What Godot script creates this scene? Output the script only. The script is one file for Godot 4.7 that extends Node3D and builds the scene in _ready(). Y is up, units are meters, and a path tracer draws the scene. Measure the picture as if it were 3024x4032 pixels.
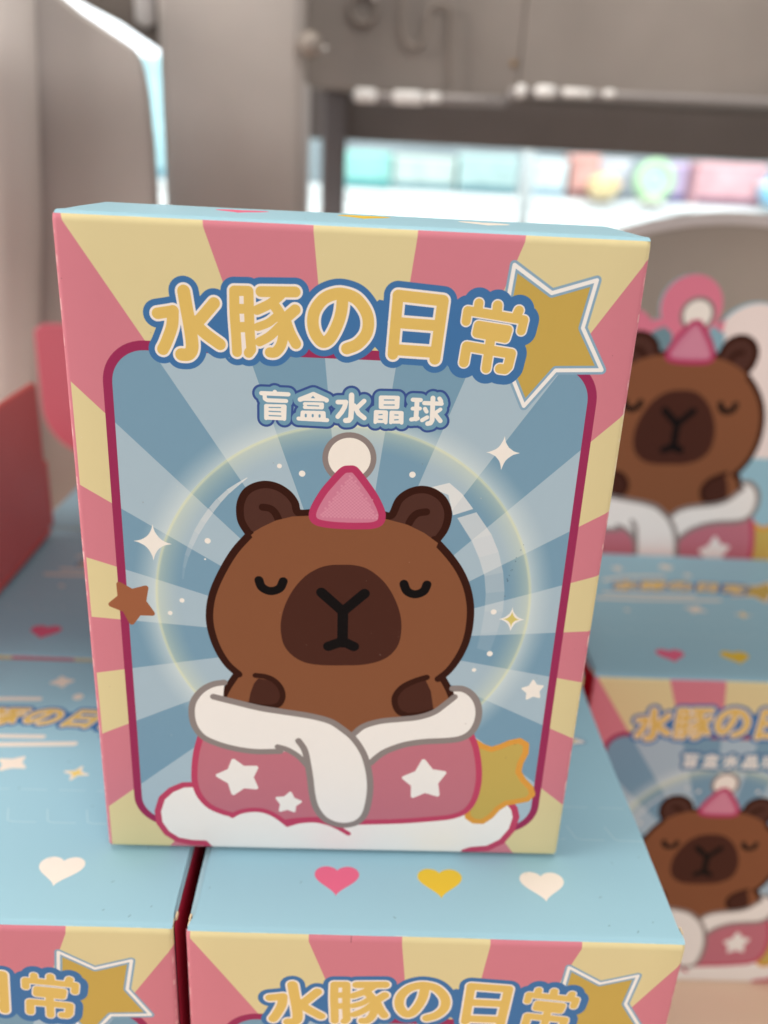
extends Node3D
# A close-up of a blind box standing on more of the same boxes on a shop shelf. One box width (75 mm) is the working unit.

const S := 0.075
const LID_D := 0.97



var SKY_BLUE := Color(0.617,0.795,0.872)
var INK_CREAM := Color(0.948,0.922,0.897)
var INK_PINK := Color(0.895,0.430,0.571)
var INK_GOLD := Color(0.902,0.779,0.254)
var INK_STAR := Color(0.789,0.682,0.353)
var INK_GREY := Color(0.556,0.691,0.799)
var SIDE_RED := Color(0.823,0.245,0.372)
var SIDE_BLUE := Color(0.367,0.482,0.615)
var CARD_PINK := Color(0.888,0.518,0.620)
var CARD_WHITE := Color(0.961,0.919,0.915)

# ---------------------------------------------------------------- print: a small 2D painter for the flat artwork on the cartons
class Pic:
	var im: Image
	var xf := Transform2D.IDENTITY
	var rs := 1.0
	var clip := PackedVector2Array()
	var alpha := 1.0

	func _init(w: int, h: int, c: Color) -> void:
		im = Image.create(w, h, false, Image.FORMAT_RGB8)
		im.fill(c)

	func pv(a: Array) -> PackedVector2Array:
		var r := PackedVector2Array()
		for i in range(0, a.size() - 1, 2):
			r.append(xf * Vector2(a[i], a[i + 1]))
		return r

	func smooth(q: PackedVector2Array, closed: bool) -> PackedVector2Array:
		var n := q.size()
		if n < 3:
			return q
		var r := PackedVector2Array()
		var last := n if closed else n - 1
		for i in last:
			var p0 := q[(i - 1 + n) % n] if closed or i > 0 else q[0]
			var p1 := q[i]
			var p2 := q[(i + 1) % n]
			var p3 := q[(i + 2) % n] if closed or i + 2 < n else q[n - 1]
			for k in 6:
				r.append(p1.cubic_interpolate(p2, p0, p3, k / 6.0))
		if not closed:
			r.append(q[n - 1])
		return r

	func fill(c: Color, a: Array, sm := 0) -> void:
		var q := pv(a)
		poly(c, smooth(q, true) if sm else q)

	func poly(c: Color, q: PackedVector2Array) -> void:
		if clip.size():
			for r in Geometry2D.intersect_polygons(q, clip):
				scan(c, [r])
		else:
			scan(c, [q])

	func stroke(c: Color, a: Array, r: float, sm := 0, closed := 0) -> void:
		var q := pv(a)
		if sm:
			q = smooth(q, closed == 1)
		if closed:
			q.append(q[0])
		scan(c, Geometry2D.offset_polyline(q, r * rs, Geometry2D.JOIN_ROUND, Geometry2D.END_ROUND))

	func dot(c: Color, x: float, y: float, r: float) -> void:
		var o := xf * Vector2(x, y)
		var q := PackedVector2Array()
		for k in 40:
			q.append(o + Vector2.from_angle(TAU * k / 40.0) * r * rs)
		poly(c, q)

	func round_rect(x0: float, y0: float, x1: float, y1: float, r: float) -> PackedVector2Array:
		var q := PackedVector2Array()
		for k in 4:
			var o := Vector2(x1 - r if k in [0, 3] else x0 + r, y1 - r if k < 2 else y0 + r)
			for j in 13:
				q.append(o + Vector2.from_angle(PI / 2 * (k + j / 12.0)) * r)
		return q

	func rays(a: Color, b: Color, x: float, y: float, angles: Array, _turn: float) -> void:
		var whole := PackedVector2Array([Vector2(-4, -4), Vector2(im.get_width() + 4, -4), Vector2(im.get_width() + 4, im.get_height() + 4), Vector2(-4, im.get_height() + 4)])
		poly(a, whole)
		for k in range(0, angles.size(), 2):
			var q := PackedVector2Array([Vector2(x, y)])
			var t0 := deg_to_rad(angles[k])
			var t1 := deg_to_rad(angles[k + 1])
			q.append(Vector2(x, y) + Vector2.from_angle(t0) * 2600.0)
			q.append(Vector2(x, y) + Vector2.from_angle(t1) * 2600.0)
			poly(b, q)

	# the soft printed halo of the crystal ball
	func ring(x: float, y: float, r: float, gold: Color, white: Color) -> void:
		for iy in range(int(y - r - 90), int(y + r + 90)):
			for ix in range(int(x - r - 90), int(x + r + 90)):
				var d := Vector2(ix - x, iy - y).length() - r
				if d < -80.0 or d > 75.0:
					continue
				var px := im.get_pixel(ix, iy)
				if d > 0.0:
					px = px.lerp(white, 0.62 * pow(clampf(1.0 - d / 72.0, 0.0, 1.0), 1.3))
				else:
					px = px.lerp(gold, 0.42 * pow(clampf(1.0 + d / 75.0, 0.0, 1.0), 1.4))
				px = px.lerp(gold, 0.5 * clampf(1.0 - absf(d + 3.0) / 7.0, 0.0, 1.0))
				im.set_pixel(ix, iy, px)

	# even-odd fill with four sub-lines a row
	func scan(c: Color, polys: Array) -> void:
		var w := im.get_width()
		var h := im.get_height()
		var lo := INF
		var hi := -INF
		for q in polys:
			for v in q:
				lo = minf(lo, v.y)
				hi = maxf(hi, v.y)
		if hi <= 0.0 or lo >= h or not polys.size():
			return
		var y0 := maxi(0, int(floor(lo)))
		var y1 := mini(h - 1, int(floor(hi)))
		var rows := []
		rows.resize((y1 - y0 + 1) * 4)
		for i in rows.size():
			rows[i] = []
		for q in polys:
			var n: int = q.size()
			for i in n:
				var a: Vector2 = q[i]
				var b: Vector2 = q[(i + 1) % n]
				if a.y > b.y:
					var t := a
					a = b
					b = t
				var s0 := maxi(0, int(ceil((a.y - y0) * 4.0 - 0.5)))
				var s1 := mini(rows.size() - 1, int(ceil((b.y - y0) * 4.0 - 0.5)) - 1)
				if s1 < s0:
					continue
				var slope := (b.x - a.x) / (b.y - a.y)
				for s in range(s0, s1 + 1):
					rows[s].append(clampf(a.x + (y0 + (s + 0.5) * 0.25 - a.y) * slope, 0.0, w))
		for y in range(y0, y1 + 1):
			var l := [rows[(y - y0) * 4], rows[(y - y0) * 4 + 1], rows[(y - y0) * 4 + 2], rows[(y - y0) * 4 + 3]]
			var same := true
			for k in 4:
				l[k].sort()
				if l[k].size() != l[0].size():
					same = false
			if same:
				for k in range(0, l[0].size() - 1, 2):
					var sa := minf(minf(l[0][k], l[1][k]), minf(l[2][k], l[3][k]))
					var sb := maxf(maxf(l[0][k], l[1][k]), maxf(l[2][k], l[3][k]))
					var ea := minf(minf(l[0][k + 1], l[1][k + 1]), minf(l[2][k + 1], l[3][k + 1]))
					var eb := maxf(maxf(l[0][k + 1], l[1][k + 1]), maxf(l[2][k + 1], l[3][k + 1]))
					var x0 := int(ceil(sb))
					var x1 := int(floor(ea))
					if x1 > x0 and alpha >= 1.0:
						im.fill_rect(Rect2i(x0, y, x1 - x0, 1), c)
						edge(c, y, int(floor(sa)), x0, l, k)
						edge(c, y, x1, mini(w, int(ceil(eb))), l, k)
					else:
						edge(c, y, int(floor(sa)), mini(w, int(ceil(eb))), l, k)
			else:
				var a := INF
				var b := -INF
				for k in 4:
					if l[k].size():
						a = minf(a, l[k][0])
						b = maxf(b, l[k][-1])
				edge(c, y, int(floor(a)), mini(w, int(ceil(b))), l, -1)

	func edge(c: Color, y: int, x0: int, x1: int, l: Array, k: int) -> void:
		for x in range(maxi(0, x0), x1):
			var cov := 0.0
			for s in 4:
				var r: Array = l[s]
				if k >= 0:
					cov += maxf(0.0, minf(r[k + 1], x + 1.0) - maxf(r[k], x))
				else:
					for j in range(0, r.size() - 1, 2):
						cov += maxf(0.0, minf(r[j + 1], x + 1.0) - maxf(r[j], x))
			cov *= 0.25 * alpha
			if cov > 0.003:
				im.set_pixel(x, y, im.get_pixel(x, y).lerp(c, minf(cov, 1.0)))

	func texture() -> ImageTexture:
		im.generate_mipmaps()
		return ImageTexture.create_from_image(im)


# ---------------------------------------------------------------- helpers
func numbered(called: String) -> String:
	if not has_node(called):
		return called
	var n := 1
	while has_node("%s_%03d" % [called, n]):
		n += 1
	return "%s_%03d" % [called, n]

func thing(called: String, label: String, category: String, at := Vector3.ZERO, group := "") -> Node3D:
	var o := Node3D.new()
	o.name = numbered(called)
	add_child(o)
	o.position = at * S
	tag(o, label, category, group)
	return o

func tag(o: Node3D, label: String, category: String, group := "") -> void:
	o.set_meta("label", label)
	o.set_meta("category", category)
	if group:
		o.set_meta("group", group)

func obj(called: String, st: SurfaceTool, m: Material, parent: Node3D = null, label := "") -> MeshInstance3D:
	var o := MeshInstance3D.new()
	st.generate_normals()
	o.mesh = st.commit()
	o.mesh.surface_set_material(0, m)
	o.name = called
	if label:
		o.set_meta("label", label)
	(parent if parent else self).add_child(o, true)
	return o

func begin() -> SurfaceTool:
	var st := SurfaceTool.new()
	st.begin(Mesh.PRIMITIVE_TRIANGLES)
	return st

func vtx(st: SurfaceTool, p: Vector3, uv := Vector2.ZERO) -> void:
	st.set_uv(uv)
	st.add_vertex(p * S)

# clockwise seen from the front
func quad(st: SurfaceTool, a: Vector3, b: Vector3, c: Vector3, d: Vector3) -> void:
	for p in [a, b, c, a, c, d]:
		vtx(st, p)

# f(i, j) gives [point, uv]; i runs to the right and j downwards as seen from the front
func grid(st: SurfaceTool, ni: int, nj: int, f: Callable) -> void:
	for j in nj:
		for i in ni:
			var a: Array = f.call(i, j)
			var b: Array = f.call(i + 1, j)
			var c: Array = f.call(i + 1, j + 1)
			var d: Array = f.call(i, j + 1)
			for p in [a, b, c, a, c, d]:
				vtx(st, p[0], p[1])

# a box with chamfered edges
func box(st: SurfaceTool, lo: Vector3, hi: Vector3, ch := 0.0) -> void:
	var c := (lo + hi) / 2.0
	var h := (hi - lo) / 2.0
	ch = minf(ch, minf(h.x, minf(h.y, h.z)) * 0.6)
	st.set_smooth_group(-1)
	for ax in 3:
		for s in [-1.0, 1.0]:
			var u := (ax + 1) % 3
			var v := (ax + 2) % 3
			var q: Array[Vector3] = []
			for k: Vector2 in [Vector2(-1, -1), Vector2(-1, 1), Vector2(1, 1), Vector2(1, -1)]:
				var p := c
				p[ax] += s * h[ax]
				p[u] += k.x * (h[u] - ch)
				p[v] += k.y * (h[v] - ch)
				q.append(p)
			if s < 0:
				q.reverse()
			quad(st, q[0], q[1], q[2], q[3])
	if ch <= 0.0:
		return
	for ax in 3:
		var u := (ax + 1) % 3
		var v := (ax + 2) % 3
		for k: Vector2 in [Vector2(-1, -1), Vector2(-1, 1), Vector2(1, 1), Vector2(1, -1)]:
			var q: Array[Vector3] = []
			for e in [[-1.0, 0], [1.0, 0], [1.0, 1], [-1.0, 1]]:
				var p := c
				p[ax] += e[0] * (h[ax] - ch)
				p[u] += k.x * (h[u] - (ch if e[1] else 0.0))
				p[v] += k.y * (h[v] - (0.0 if e[1] else ch))
				q.append(p)
			if k.x * k.y > 0:
				q.reverse()
			quad(st, q[0], q[1], q[2], q[3])
	for sx in [-1.0, 1.0]:
		for sy in [-1.0, 1.0]:
			for sz in [-1.0, 1.0]:
				var q: Array[Vector3] = []
				for ax in 3:
					var p := c + Vector3(sx * (h.x - ch), sy * (h.y - ch), sz * (h.z - ch))
					p[ax] = c[ax] + [sx, sy, sz][ax] * h[ax]
					q.append(p)
				if sx * sy * sz > 0:
					q.reverse()
				for p in q:
					vtx(st, p)

# an outline in x and y, given its thickness from z0 back to z1; uv by the rectangle r
func prism(st: SurfaceTool, outline: PackedVector2Array, z0: float, z1: float, r := Rect2(0, 0, 1, 1), bevel := 0.0) -> void:
	var q := outline.duplicate()
	if Geometry2D.is_polygon_clockwise(q):
		q.reverse()
	var inner := q
	if bevel > 0.0:
		var shrunk := PackedVector2Array()
		var n := q.size()
		for i in n:
			var t := (q[(i + 1) % n] - q[(i - 1 + n) % n]).normalized()
			shrunk.append(q[i] + Vector2(-t.y, t.x) * bevel)
		inner = shrunk
	st.set_smooth_group(1)
	var tri := Geometry2D.triangulate_polygon(inner)
	for i in range(0, tri.size(), 3):
		for k in [0, 2, 1]:
			var p := inner[tri[i + k]]
			vtx(st, Vector3(p.x, p.y, z0), Vector2((p.x - r.position.x) / r.size.x, 1.0 - (p.y - r.position.y) / r.size.y))
	st.set_smooth_group(2)
	for i in range(0, tri.size(), 3):
		for k in [0, 1, 2]:
			var p := q[tri[i + k]]
			vtx(st, Vector3(p.x, p.y, z1), Vector2(0.01, 0.01))
	st.set_smooth_group(-1)
	for i in q.size():
		var a := q[i]
		var b := q[(i + 1) % q.size()]
		var zf := z0 - bevel
		quad(st, Vector3(a.x, a.y, zf), Vector3(a.x, a.y, z1), Vector3(b.x, b.y, z1), Vector3(b.x, b.y, zf))
		if bevel > 0.0:
			var ia := inner[i]
			var ib := inner[(i + 1) % q.size()]
			quad(st, Vector3(ia.x, ia.y, z0), Vector3(a.x, a.y, zf), Vector3(b.x, b.y, zf), Vector3(ib.x, ib.y, z0))

# a round bar along a path, its ends rounded
func tube(st: SurfaceTool, path: Array, r: float, sides := 12) -> void:
	st.set_smooth_group(0)
	var side := Vector3.ZERO
	var rings := []
	for i in path.size():
		var a: Vector3 = path[maxi(0, i - 1)]
		var b: Vector3 = path[mini(path.size() - 1, i + 1)]
		var t := (b - a).normalized()
		if side == Vector3.ZERO:
			side = t.cross(Vector3.UP if absf(t.y) < 0.9 else Vector3.BACK).normalized()
		side = (side - t * side.dot(t)).normalized()
		var up := side.cross(t)
		var ring := []
		for k in sides:
			ring.append(path[i] + (side * cos(TAU * k / sides) + up * sin(TAU * k / sides)) * r)
		rings.append(ring)
	for i in rings.size() - 1:
		for k in sides:
			var l := (k + 1) % sides
			quad(st, rings[i][k], rings[i + 1][k], rings[i + 1][l], rings[i][l])
	for e in [0, rings.size() - 1]:
		var tip: Vector3 = path[e] + (path[e] - path[1 if e == 0 else e - 1]).normalized() * r * 0.6
		for k in sides:
			var tri := [rings[e][k], rings[e][(k + 1) % sides], tip]
			if e:
				tri.reverse()
			for p in tri:
				vtx(st, p)

func curve(q: Array, per := 6) -> Array:
	var r := []
	for i in q.size() - 1:
		var p0: Vector3 = q[maxi(0, i - 1)]
		var p3: Vector3 = q[mini(q.size() - 1, i + 2)]
		for k in per:
			r.append((q[i] as Vector3).cubic_interpolate(q[i + 1], p0, p3, k / float(per)))
	r.append(q[-1])
	return r

func plain(c: Color, rough := 0.6, metal := 0.0) -> StandardMaterial3D:
	var m := StandardMaterial3D.new()
	m.albedo_color = c
	m.roughness = rough
	m.metallic = metal
	m.cull_mode = BaseMaterial3D.CULL_DISABLED
	return m

func lin(r: float, g: float, b: float) -> Color:
	return Color(r, g, b).linear_to_srgb()

# fine paper tooth and slow waviness, shared by all the cartons
var tooth: NoiseTexture2D
func printed(t: Texture2D, rough: float) -> StandardMaterial3D:
	var m := plain(Color.WHITE, rough)
	m.albedo_texture = t
	m.metallic_specular = 0.22
	m.normal_enabled = true
	m.normal_texture = tooth
	m.normal_scale = 0.035
	return m

func mottled(c: Color, rough: float, amount := 0.12, size := 3.0, metal := 0.0) -> StandardMaterial3D:
	var m := plain(Color.WHITE, rough, metal)
	var n := FastNoiseLite.new()
	n.seed = int(c.r * 900 + c.g * 71)
	n.frequency = 0.012
	n.fractal_octaves = 5
	var t := NoiseTexture2D.new()
	t.width = 256
	t.height = 256
	t.seamless = true
	t.noise = n
	var g := Gradient.new()
	g.set_color(0, c.darkened(amount))
	g.set_color(1, c.lightened(amount * 0.6))
	t.color_ramp = g
	m.albedo_texture = t
	m.uv1_triplanar = true
	m.uv1_world_triplanar = true
	m.uv1_scale = Vector3.ONE * size
	return m

func lamp(called: String, label: String, at: Vector3, towards: Vector3, size: Vector2, energy: float, tint: Color, glow: float) -> void:
	var t := thing(called, label, "lamp", at)
	t.look_at_from_position(at * S, towards * S, Vector3.BACK if absf((towards - at).normalized().y) > 0.8 else Vector3.UP)
	var st := begin()
	box(st, Vector3(-size.x / 2 - 0.3, -size.y / 2 - 0.3, 0.02), Vector3(size.x / 2 + 0.3, size.y / 2 + 0.3, 0.7), 0.08)
	obj("housing", st, plain(lin(0.7, 0.7, 0.7), 0.5), t)
	st = begin()
	box(st, Vector3(-size.x / 2, -size.y / 2, -0.06), Vector3(size.x / 2, size.y / 2, 0.01), 0.02)
	var m := plain(Color.WHITE, 0.6)
	m.emission_enabled = true
	m.emission = tint
	m.emission_energy_multiplier = glow
	obj("diffuser_panel", st, m, t)
	var l := AreaLight3D.new()
	l.name = "lamp_light"
	l.area_size = size * S
	l.area_normalize_energy = true
	l.light_energy = energy
	l.light_color = tint
	l.shadow_enabled = true
	l.position = Vector3(0, 0, -0.12) * S
	t.add_child(l)


# ---------------------------------------------------------------- the carton: every blind box on the shelf is one of these
var front_tex: Texture2D
var lid_tex: Texture2D
var side_tex: Texture2D

func carton(called: String, label: String, height: float, shift: float, sag: float, seed_n: int) -> Node3D:
	var t := thing(called, label, "box", Vector3.ZERO, "blind boxes on the shelf")
	var rr := 0.019                                       # rounding of the folds
	var rv := 0.010                                       # and of the upright ones
	var fm := printed(front_tex, 0.46)
	var n := FastNoiseLite.new()
	n.seed = seed_n
	n.frequency = 1.1
	var H := height                                       # the origin is at the middle of the front edge of the base
	var bulge := func(u: float, v: float) -> float: return 0.004 * sin(PI * u) * sin(PI * v) + 0.0022 * n.get_noise_2d(u * 1.7, v * 1.7)
	var top := func(d: float, u: float) -> float:
		var y := 0.004 * sin(PI * minf(d / 0.29, 1.0)) * sin(PI * u) + 0.002 * n.get_noise_2d(u * 1.3 + 7.0, d * 1.3)
		if d > 0.29:
			y -= sag * smoothstep(0.29, 0.62, d) + 0.004 * sin(PI * (d - 0.29) / 0.69)
		return y * smoothstep(0.0, 0.08, d)
	# front panel: wraps a little round both upright folds and over the top fold
	var st := begin()
	var cols := []                                        # [x, z, u]
	for k in 4:
		var a := PI / 2 * k / 4.0
		cols.append([rv - rv * cos(a), -rv + rv * sin(a), rv * 0.7 * (a / (PI / 2))])
	for k in 17:
		var x := rv + (1.0 - 2 * rv) * k / 16.0
		cols.append([x, 0.0, x])
	for k in range(1, 5):
		var a := PI / 2 * k / 4.0
		cols.append([1.0 - rv + rv * sin(a), -rv + rv * cos(a), 1.0 - rv * 0.7 * (1.0 - a / (PI / 2))])
	var rws := []                                         # [y, z, v]
	for k in 4:
		var a := PI / 4 + PI / 4 * k / 4.0                # from half way round the fold to upright
		rws.append([H - rr + rr * cos(a), -rr + rr * sin(a), rr * (a / (PI / 2) * 0.6 + 0.3)])
	for k in 17:
		var y := rr + (H - rr - 0.011) * k / 16.0
		rws.append([H - y, 0.0, y])
	for k in range(1, 5):                                 # and tucks under at the foot
		var a := PI / 2 * k / 4.0
		rws.append([0.011 - 0.011 * sin(a), -0.011 + 0.011 * cos(a), H - 0.011 + 0.011 * sin(a)])
	grid(st, cols.size() - 1, rws.size() - 1, func(i: int, j: int) -> Array:
		var c: Array = cols[i]
		var r: Array = rws[j]
		return [Vector3(c[0] - 0.5, r[0], c[1] + r[1] + bulge.call(c[2], r[2] / H)), Vector2(clampf(c[2], 0.001, 0.999), clampf((r[2] - shift) / (2048.0 / 1536.0), 0.001, 0.999))])
	obj("front_panel", st, fm, t)
	# sides and back
	var sm := printed(side_tex, 0.5)
	for s in [-1.0, 1.0]:
		st = begin()
		grid(st, 10, 4, func(i: int, j: int) -> Array:
			var d: float = rr + (LID_D - rr) * (i if s > 0 else 10 - i) / 10.0
			var yt: float = H - 0.012 + minf(0.0, top.call(d, 0.5))
			return [Vector3(s * 0.5, yt * (1.0 - j / 4.0), -d), Vector2(d, 0.002 + 0.99 * j / 4.0)])
		obj("side_panel", st, sm, t)
	st = begin()
	grid(st, 2, 2, func(i: int, j: int) -> Array:
		return [Vector3(0.5 - i / 2.0, (H - 0.012 - sag) * (1.0 - j / 2.0), -LID_D), Vector2(i / 2.0, 0.002 + 0.4 * j / 2.0)])
	obj("back_panel", st, sm, t)
	st = begin()
	quad(st, Vector3(-0.49, 0.002, -LID_D + 0.01), Vector3(0.49, 0.002, -LID_D + 0.01), Vector3(0.49, 0.002, -0.02), Vector3(-0.49, 0.002, -0.02))
	obj("base_flap", st, plain(lin(0.55, 0.52, 0.46), 0.7), t)
	# dust flaps: the strips of pale blue card seen beside the lid
	var flap := plain(SKY_BLUE.lerp(Color.WHITE, 0.12), 0.5)
	for s in [-1.0, 1.0]:
		st = begin()
		grid(st, 2, 10, func(i: int, j: int) -> Array:
			var d := LID_D - 0.02 - (LID_D - 0.05) * j / 10.0
			var x: float = 0.4995 - 0.06 * (2 - i) if s > 0 else -0.4995 + 0.06 * i
			return [Vector3(x, H - 0.009 + top.call(d, 0.5) - absf(absf(x) - 0.38) * 0.03, -d), Vector2.ZERO])
		obj("dust_flap", st, flap, t)
	# torn paper fibres at the front corners of the lid
	var torn := plain(lin(0.80, 0.66, 0.46), 0.9)
	for s in [-1.0, 1.0]:
		st = begin()
		var x0: float = 0.4985 * s
		var x1: float = (0.482 if s < 0 else 0.491) * s
		for q in [[0.016, 0.030, 0.0], [0.030, 0.046, 0.003]]:
			box(st, Vector3(minf(x0, x1 + s * q[2] * 4), H - 0.012, -q[1]), Vector3(maxf(x0, x1 + s * q[2] * 4), H - 0.003 + q[2] * 0.4, -q[0]), 0.002)
		obj("torn_edge", st, torn, t)
	# lid
	st = begin()
	var prof := []                                        # [d, y]
	for k in 4:
		var a := PI / 4 + PI / 4 * k / 4.0
		prof.append([rr - rr * cos(a), -rr + rr * sin(a)])
	for k in 41:
		prof.append([rr + (LID_D - rr) * k / 40.0, 0.0])
	prof.reverse()
	var inset := func(d: float) -> float: return 0.004 + 0.009 * smoothstep(0.012, 0.05, d) + 0.0012 * n.get_noise_2d(d * 30.0, 3.0)
	grid(st, 16, prof.size() - 1, func(i: int, j: int) -> Array:
		var p: Array = prof[j]
		var u := i / 16.0
		var x: float = lerpf(-0.5 + inset.call(p[0]), 0.5 - inset.call(p[0]) * 0.45, u)
		return [Vector3(x, H + p[1] + top.call(p[0], u), -p[0] + (bulge.call(u, 0.0) if p[0] < rr else 0.0)), Vector2(x + 0.5, 1.0 - p[0] / 0.977)])
	obj("lid", st, printed(lid_tex, 0.42), t)
	return t

func put(o: Node3D, x: float, z: float, base: float, turn: float) -> void:
	o.position = Vector3(x, base, z) * S
	o.rotation_degrees.y = turn

func copy_of(o: Node3D, label: String) -> Node3D:
	var c: Node3D = o.duplicate()
	c.name = numbered(String(o.name).trim_suffix("_001").trim_suffix("_002").trim_suffix("_003"))
	add_child(c)
	c.set_meta("label", label)
	return c


func art_background(p) -> void:
	p.rays(Color(0.832,0.518,0.586), Color(0.879,0.837,0.653), 795, 1210, [10.2, 25.2, 39.9, 54.6, 69, 83, 97, 111, 125.3, 139.6, 154.4, 169.4, 183.7, 197.6, 211.2, 224.6, 237.1, 250.8, 263.6, 276.4, 289.1, 302.5, 314.8, 328.6, 341.7, 355.9], 0.0)
	p.fill(Color(0.832,0.518,0.586), [-9,-9,13,-9,13,2060,-9,2060], 0)

func art_panel(p) -> void:
	var outer: PackedVector2Array = p.round_rect(100, 320, 1449, 1950, 118.0)
	p.poly(Color(0.621,0.200,0.377), outer)
	p.clip = p.round_rect(125, 346, 1424, 1925, 92.0)
	p.rays(Color(0.487,0.646,0.755), Color(0.681,0.782,0.852), 795, 1210, [10.2, 25.2, 39.9, 54.6, 69, 83, 97, 111, 125.3, 139.6, 154.4, 169.4, 183.7, 197.6, 211.2, 224.6, 237.1, 250.8, 263.6, 276.4, 289.1, 302.5, 314.8, 328.6, 341.7, 355.9], 0.0)
	p.clip = PackedVector2Array()
	p.ring(772, 1090, 563, Color(0.952,0.969,0.814), Color(0.892,0.946,0.954))

func art_sparkles(p) -> void:
	p.alpha = 0.72
	p.fill(Color(0.969,0.969,0.969), [486,694,455,714,460,721,487,696], 0)
	p.alpha = 0.65
	p.fill(Color(0.969,0.969,0.969), [455,714,427,734,435,745,460,721], 0)
	p.alpha = 0.58
	p.fill(Color(0.969,0.969,0.969), [427,735,399,763,410,774,435,744], 0)
	p.alpha = 0.51
	p.fill(Color(0.969,0.969,0.969), [398,763,376,791,389,803,410,774], 0)
	p.alpha = 0.45
	p.fill(Color(0.969,0.969,0.969), [375,792,350,830,365,840,390,802], 0)
	p.alpha = 0.38
	p.fill(Color(0.969,0.969,0.969), [350,830,330,866,345,875,365,840], 0)
	p.alpha = 0.31
	p.fill(Color(0.969,0.969,0.969), [330,867,314,906,327,913,345,874], 0)
	p.alpha = 0.24
	p.fill(Color(0.969,0.969,0.969), [313,907,301,943,313,948,327,912], 0)
	p.alpha = 0.17
	p.fill(Color(0.969,0.969,0.969), [301,944,293,984,301,986,313,947], 0)
	p.alpha = 0.10
	p.fill(Color(0.969,0.969,0.969), [293,985,290,1021,295,1022,301,985], 0)
	p.alpha = 0.75
	p.fill(Color(0.969,0.969,0.969), [1005,704,1060,688,1099,720,1135,765,1078,787,1060,725], 0)
	p.alpha = 0.62
	p.fill(Color(0.969,0.969,0.969), [1145,775,1196,844,1138,864,1091,795], 0)
	p.alpha = 0.54
	p.fill(Color(0.969,0.969,0.969), [1196,844,1222,899,1165,919,1138,864], 0)
	p.alpha = 0.45
	p.fill(Color(0.969,0.969,0.969), [1222,899,1242,965,1187,979,1165,919], 0)
	p.alpha = 0.37
	p.fill(Color(0.969,0.969,0.969), [1242,965,1252,1027,1196,1035,1187,979], 0)
	p.alpha = 0.28
	p.fill(Color(0.969,0.969,0.969), [1252,1027,1254,1096,1198,1098,1196,1035], 0)
	p.alpha = 0.20
	p.fill(Color(0.969,0.969,0.969), [1254,1096,1244,1166,1193,1175,1198,1098], 0)
	p.alpha = 0.11
	p.fill(Color(0.969,0.969,0.969), [1244,1166,1228,1239,1186,1227,1193,1175], 0)
	p.alpha = 1.0
	p.fill(Color(0.969,0.964,0.949), [212,849,214,861,217,872,222,881,228,890,235,897,244,903,254,907,265,910,254,912,244,915,235,920,227,926,221,934,216,943,212,953,209,965,207,953,203,942,198,932,192,924,185,917,176,912,166,907,154,904,166,902,176,899,185,894,193,888,200,880,205,871,209,861], 0)
	p.fill(Color(0.969,0.964,0.949), [1205,543,1207,553,1210,562,1215,570,1220,577,1227,582,1234,587,1243,590,1253,592,1243,595,1234,598,1227,603,1220,609,1214,616,1210,624,1207,634,1204,644,1202,634,1199,624,1195,616,1189,609,1183,603,1175,599,1166,595,1156,593,1166,591,1175,587,1183,583,1190,577,1195,570,1199,562,1203,553], 0)
	p.fill(Color(0.969,0.964,0.949), [1282,1079,1284,1088,1287,1096,1291,1102,1296,1108,1301,1113,1308,1117,1315,1120,1323,1122,1315,1124,1308,1127,1302,1131,1296,1135,1292,1141,1289,1148,1286,1155,1284,1164,1282,1155,1279,1148,1275,1141,1271,1136,1265,1131,1259,1127,1252,1124,1244,1123,1252,1120,1259,1117,1265,1113,1270,1108,1275,1103,1278,1096,1281,1088], 0)
	p.fill(Color(0.849,0.810,0.479), [1283,1095,1284,1100,1286,1105,1288,1109,1291,1113,1294,1116,1298,1119,1303,1121,1308,1122,1303,1123,1298,1125,1294,1127,1291,1130,1288,1134,1286,1138,1285,1143,1284,1149,1282,1143,1281,1138,1278,1134,1275,1130,1271,1127,1267,1125,1262,1123,1257,1122,1262,1121,1267,1119,1271,1117,1275,1113,1278,1110,1280,1105,1282,1100], 0)
	p.dot(Color(0.969,0.964,0.949), 577, 656, 7.0)
	p.dot(Color(0.969,0.964,0.949), 641, 676, 9.2)
	p.dot(Color(0.969,0.964,0.949), 369, 895, 9.0)
	p.dot(Color(0.969,0.964,0.949), 287, 1093, 7.6)
	p.dot(Color(0.969,0.964,0.949), 250, 1137, 7.1)
	p.dot(Color(0.969,0.964,0.949), 360, 954, 2.9)
	p.dot(Color(0.969,0.964,0.949), 953, 667, 9.2)
	p.dot(Color(0.969,0.964,0.949), 1226, 1098, 9.0)
	p.dot(Color(0.969,0.964,0.949), 1228, 1245, 9.3)
	p.dot(Color(0.969,0.964,0.949), 1184, 1305, 6.9)
	p.fill(Color(0.969,0.964,0.949), [1375,1339,1387,1357,1407,1359,1396,1378,1401,1400,1380,1395,1362,1407,1361,1384,1344,1369,1365,1361], 0)
	p.stroke(Color(0.969,0.964,0.949), [1375,1339,1387,1357,1407,1359,1396,1378,1401,1400,1380,1395,1362,1407,1361,1384,1344,1369,1365,1361], 3.5, 0, 1)
	p.fill(Color(0.634,0.400,0.285), [103,1047,140,1069,181,1056,172,1101,196,1141,156,1141,133,1174,115,1132,75,1115,104,1089], 0)
	p.stroke(Color(0.634,0.400,0.285), [103,1047,140,1069,181,1056,172,1101,196,1141,156,1141,133,1174,115,1132,75,1115,104,1089], 8.1, 0, 1)
	p.dot(Color(0.307,0.427,0.518), 1258, 992, 2.3)
	p.dot(Color(0.307,0.427,0.518), 1256, 986, 1.8)
	p.dot(Color(0.307,0.427,0.518), 1261, 974, 1.5)
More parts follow.
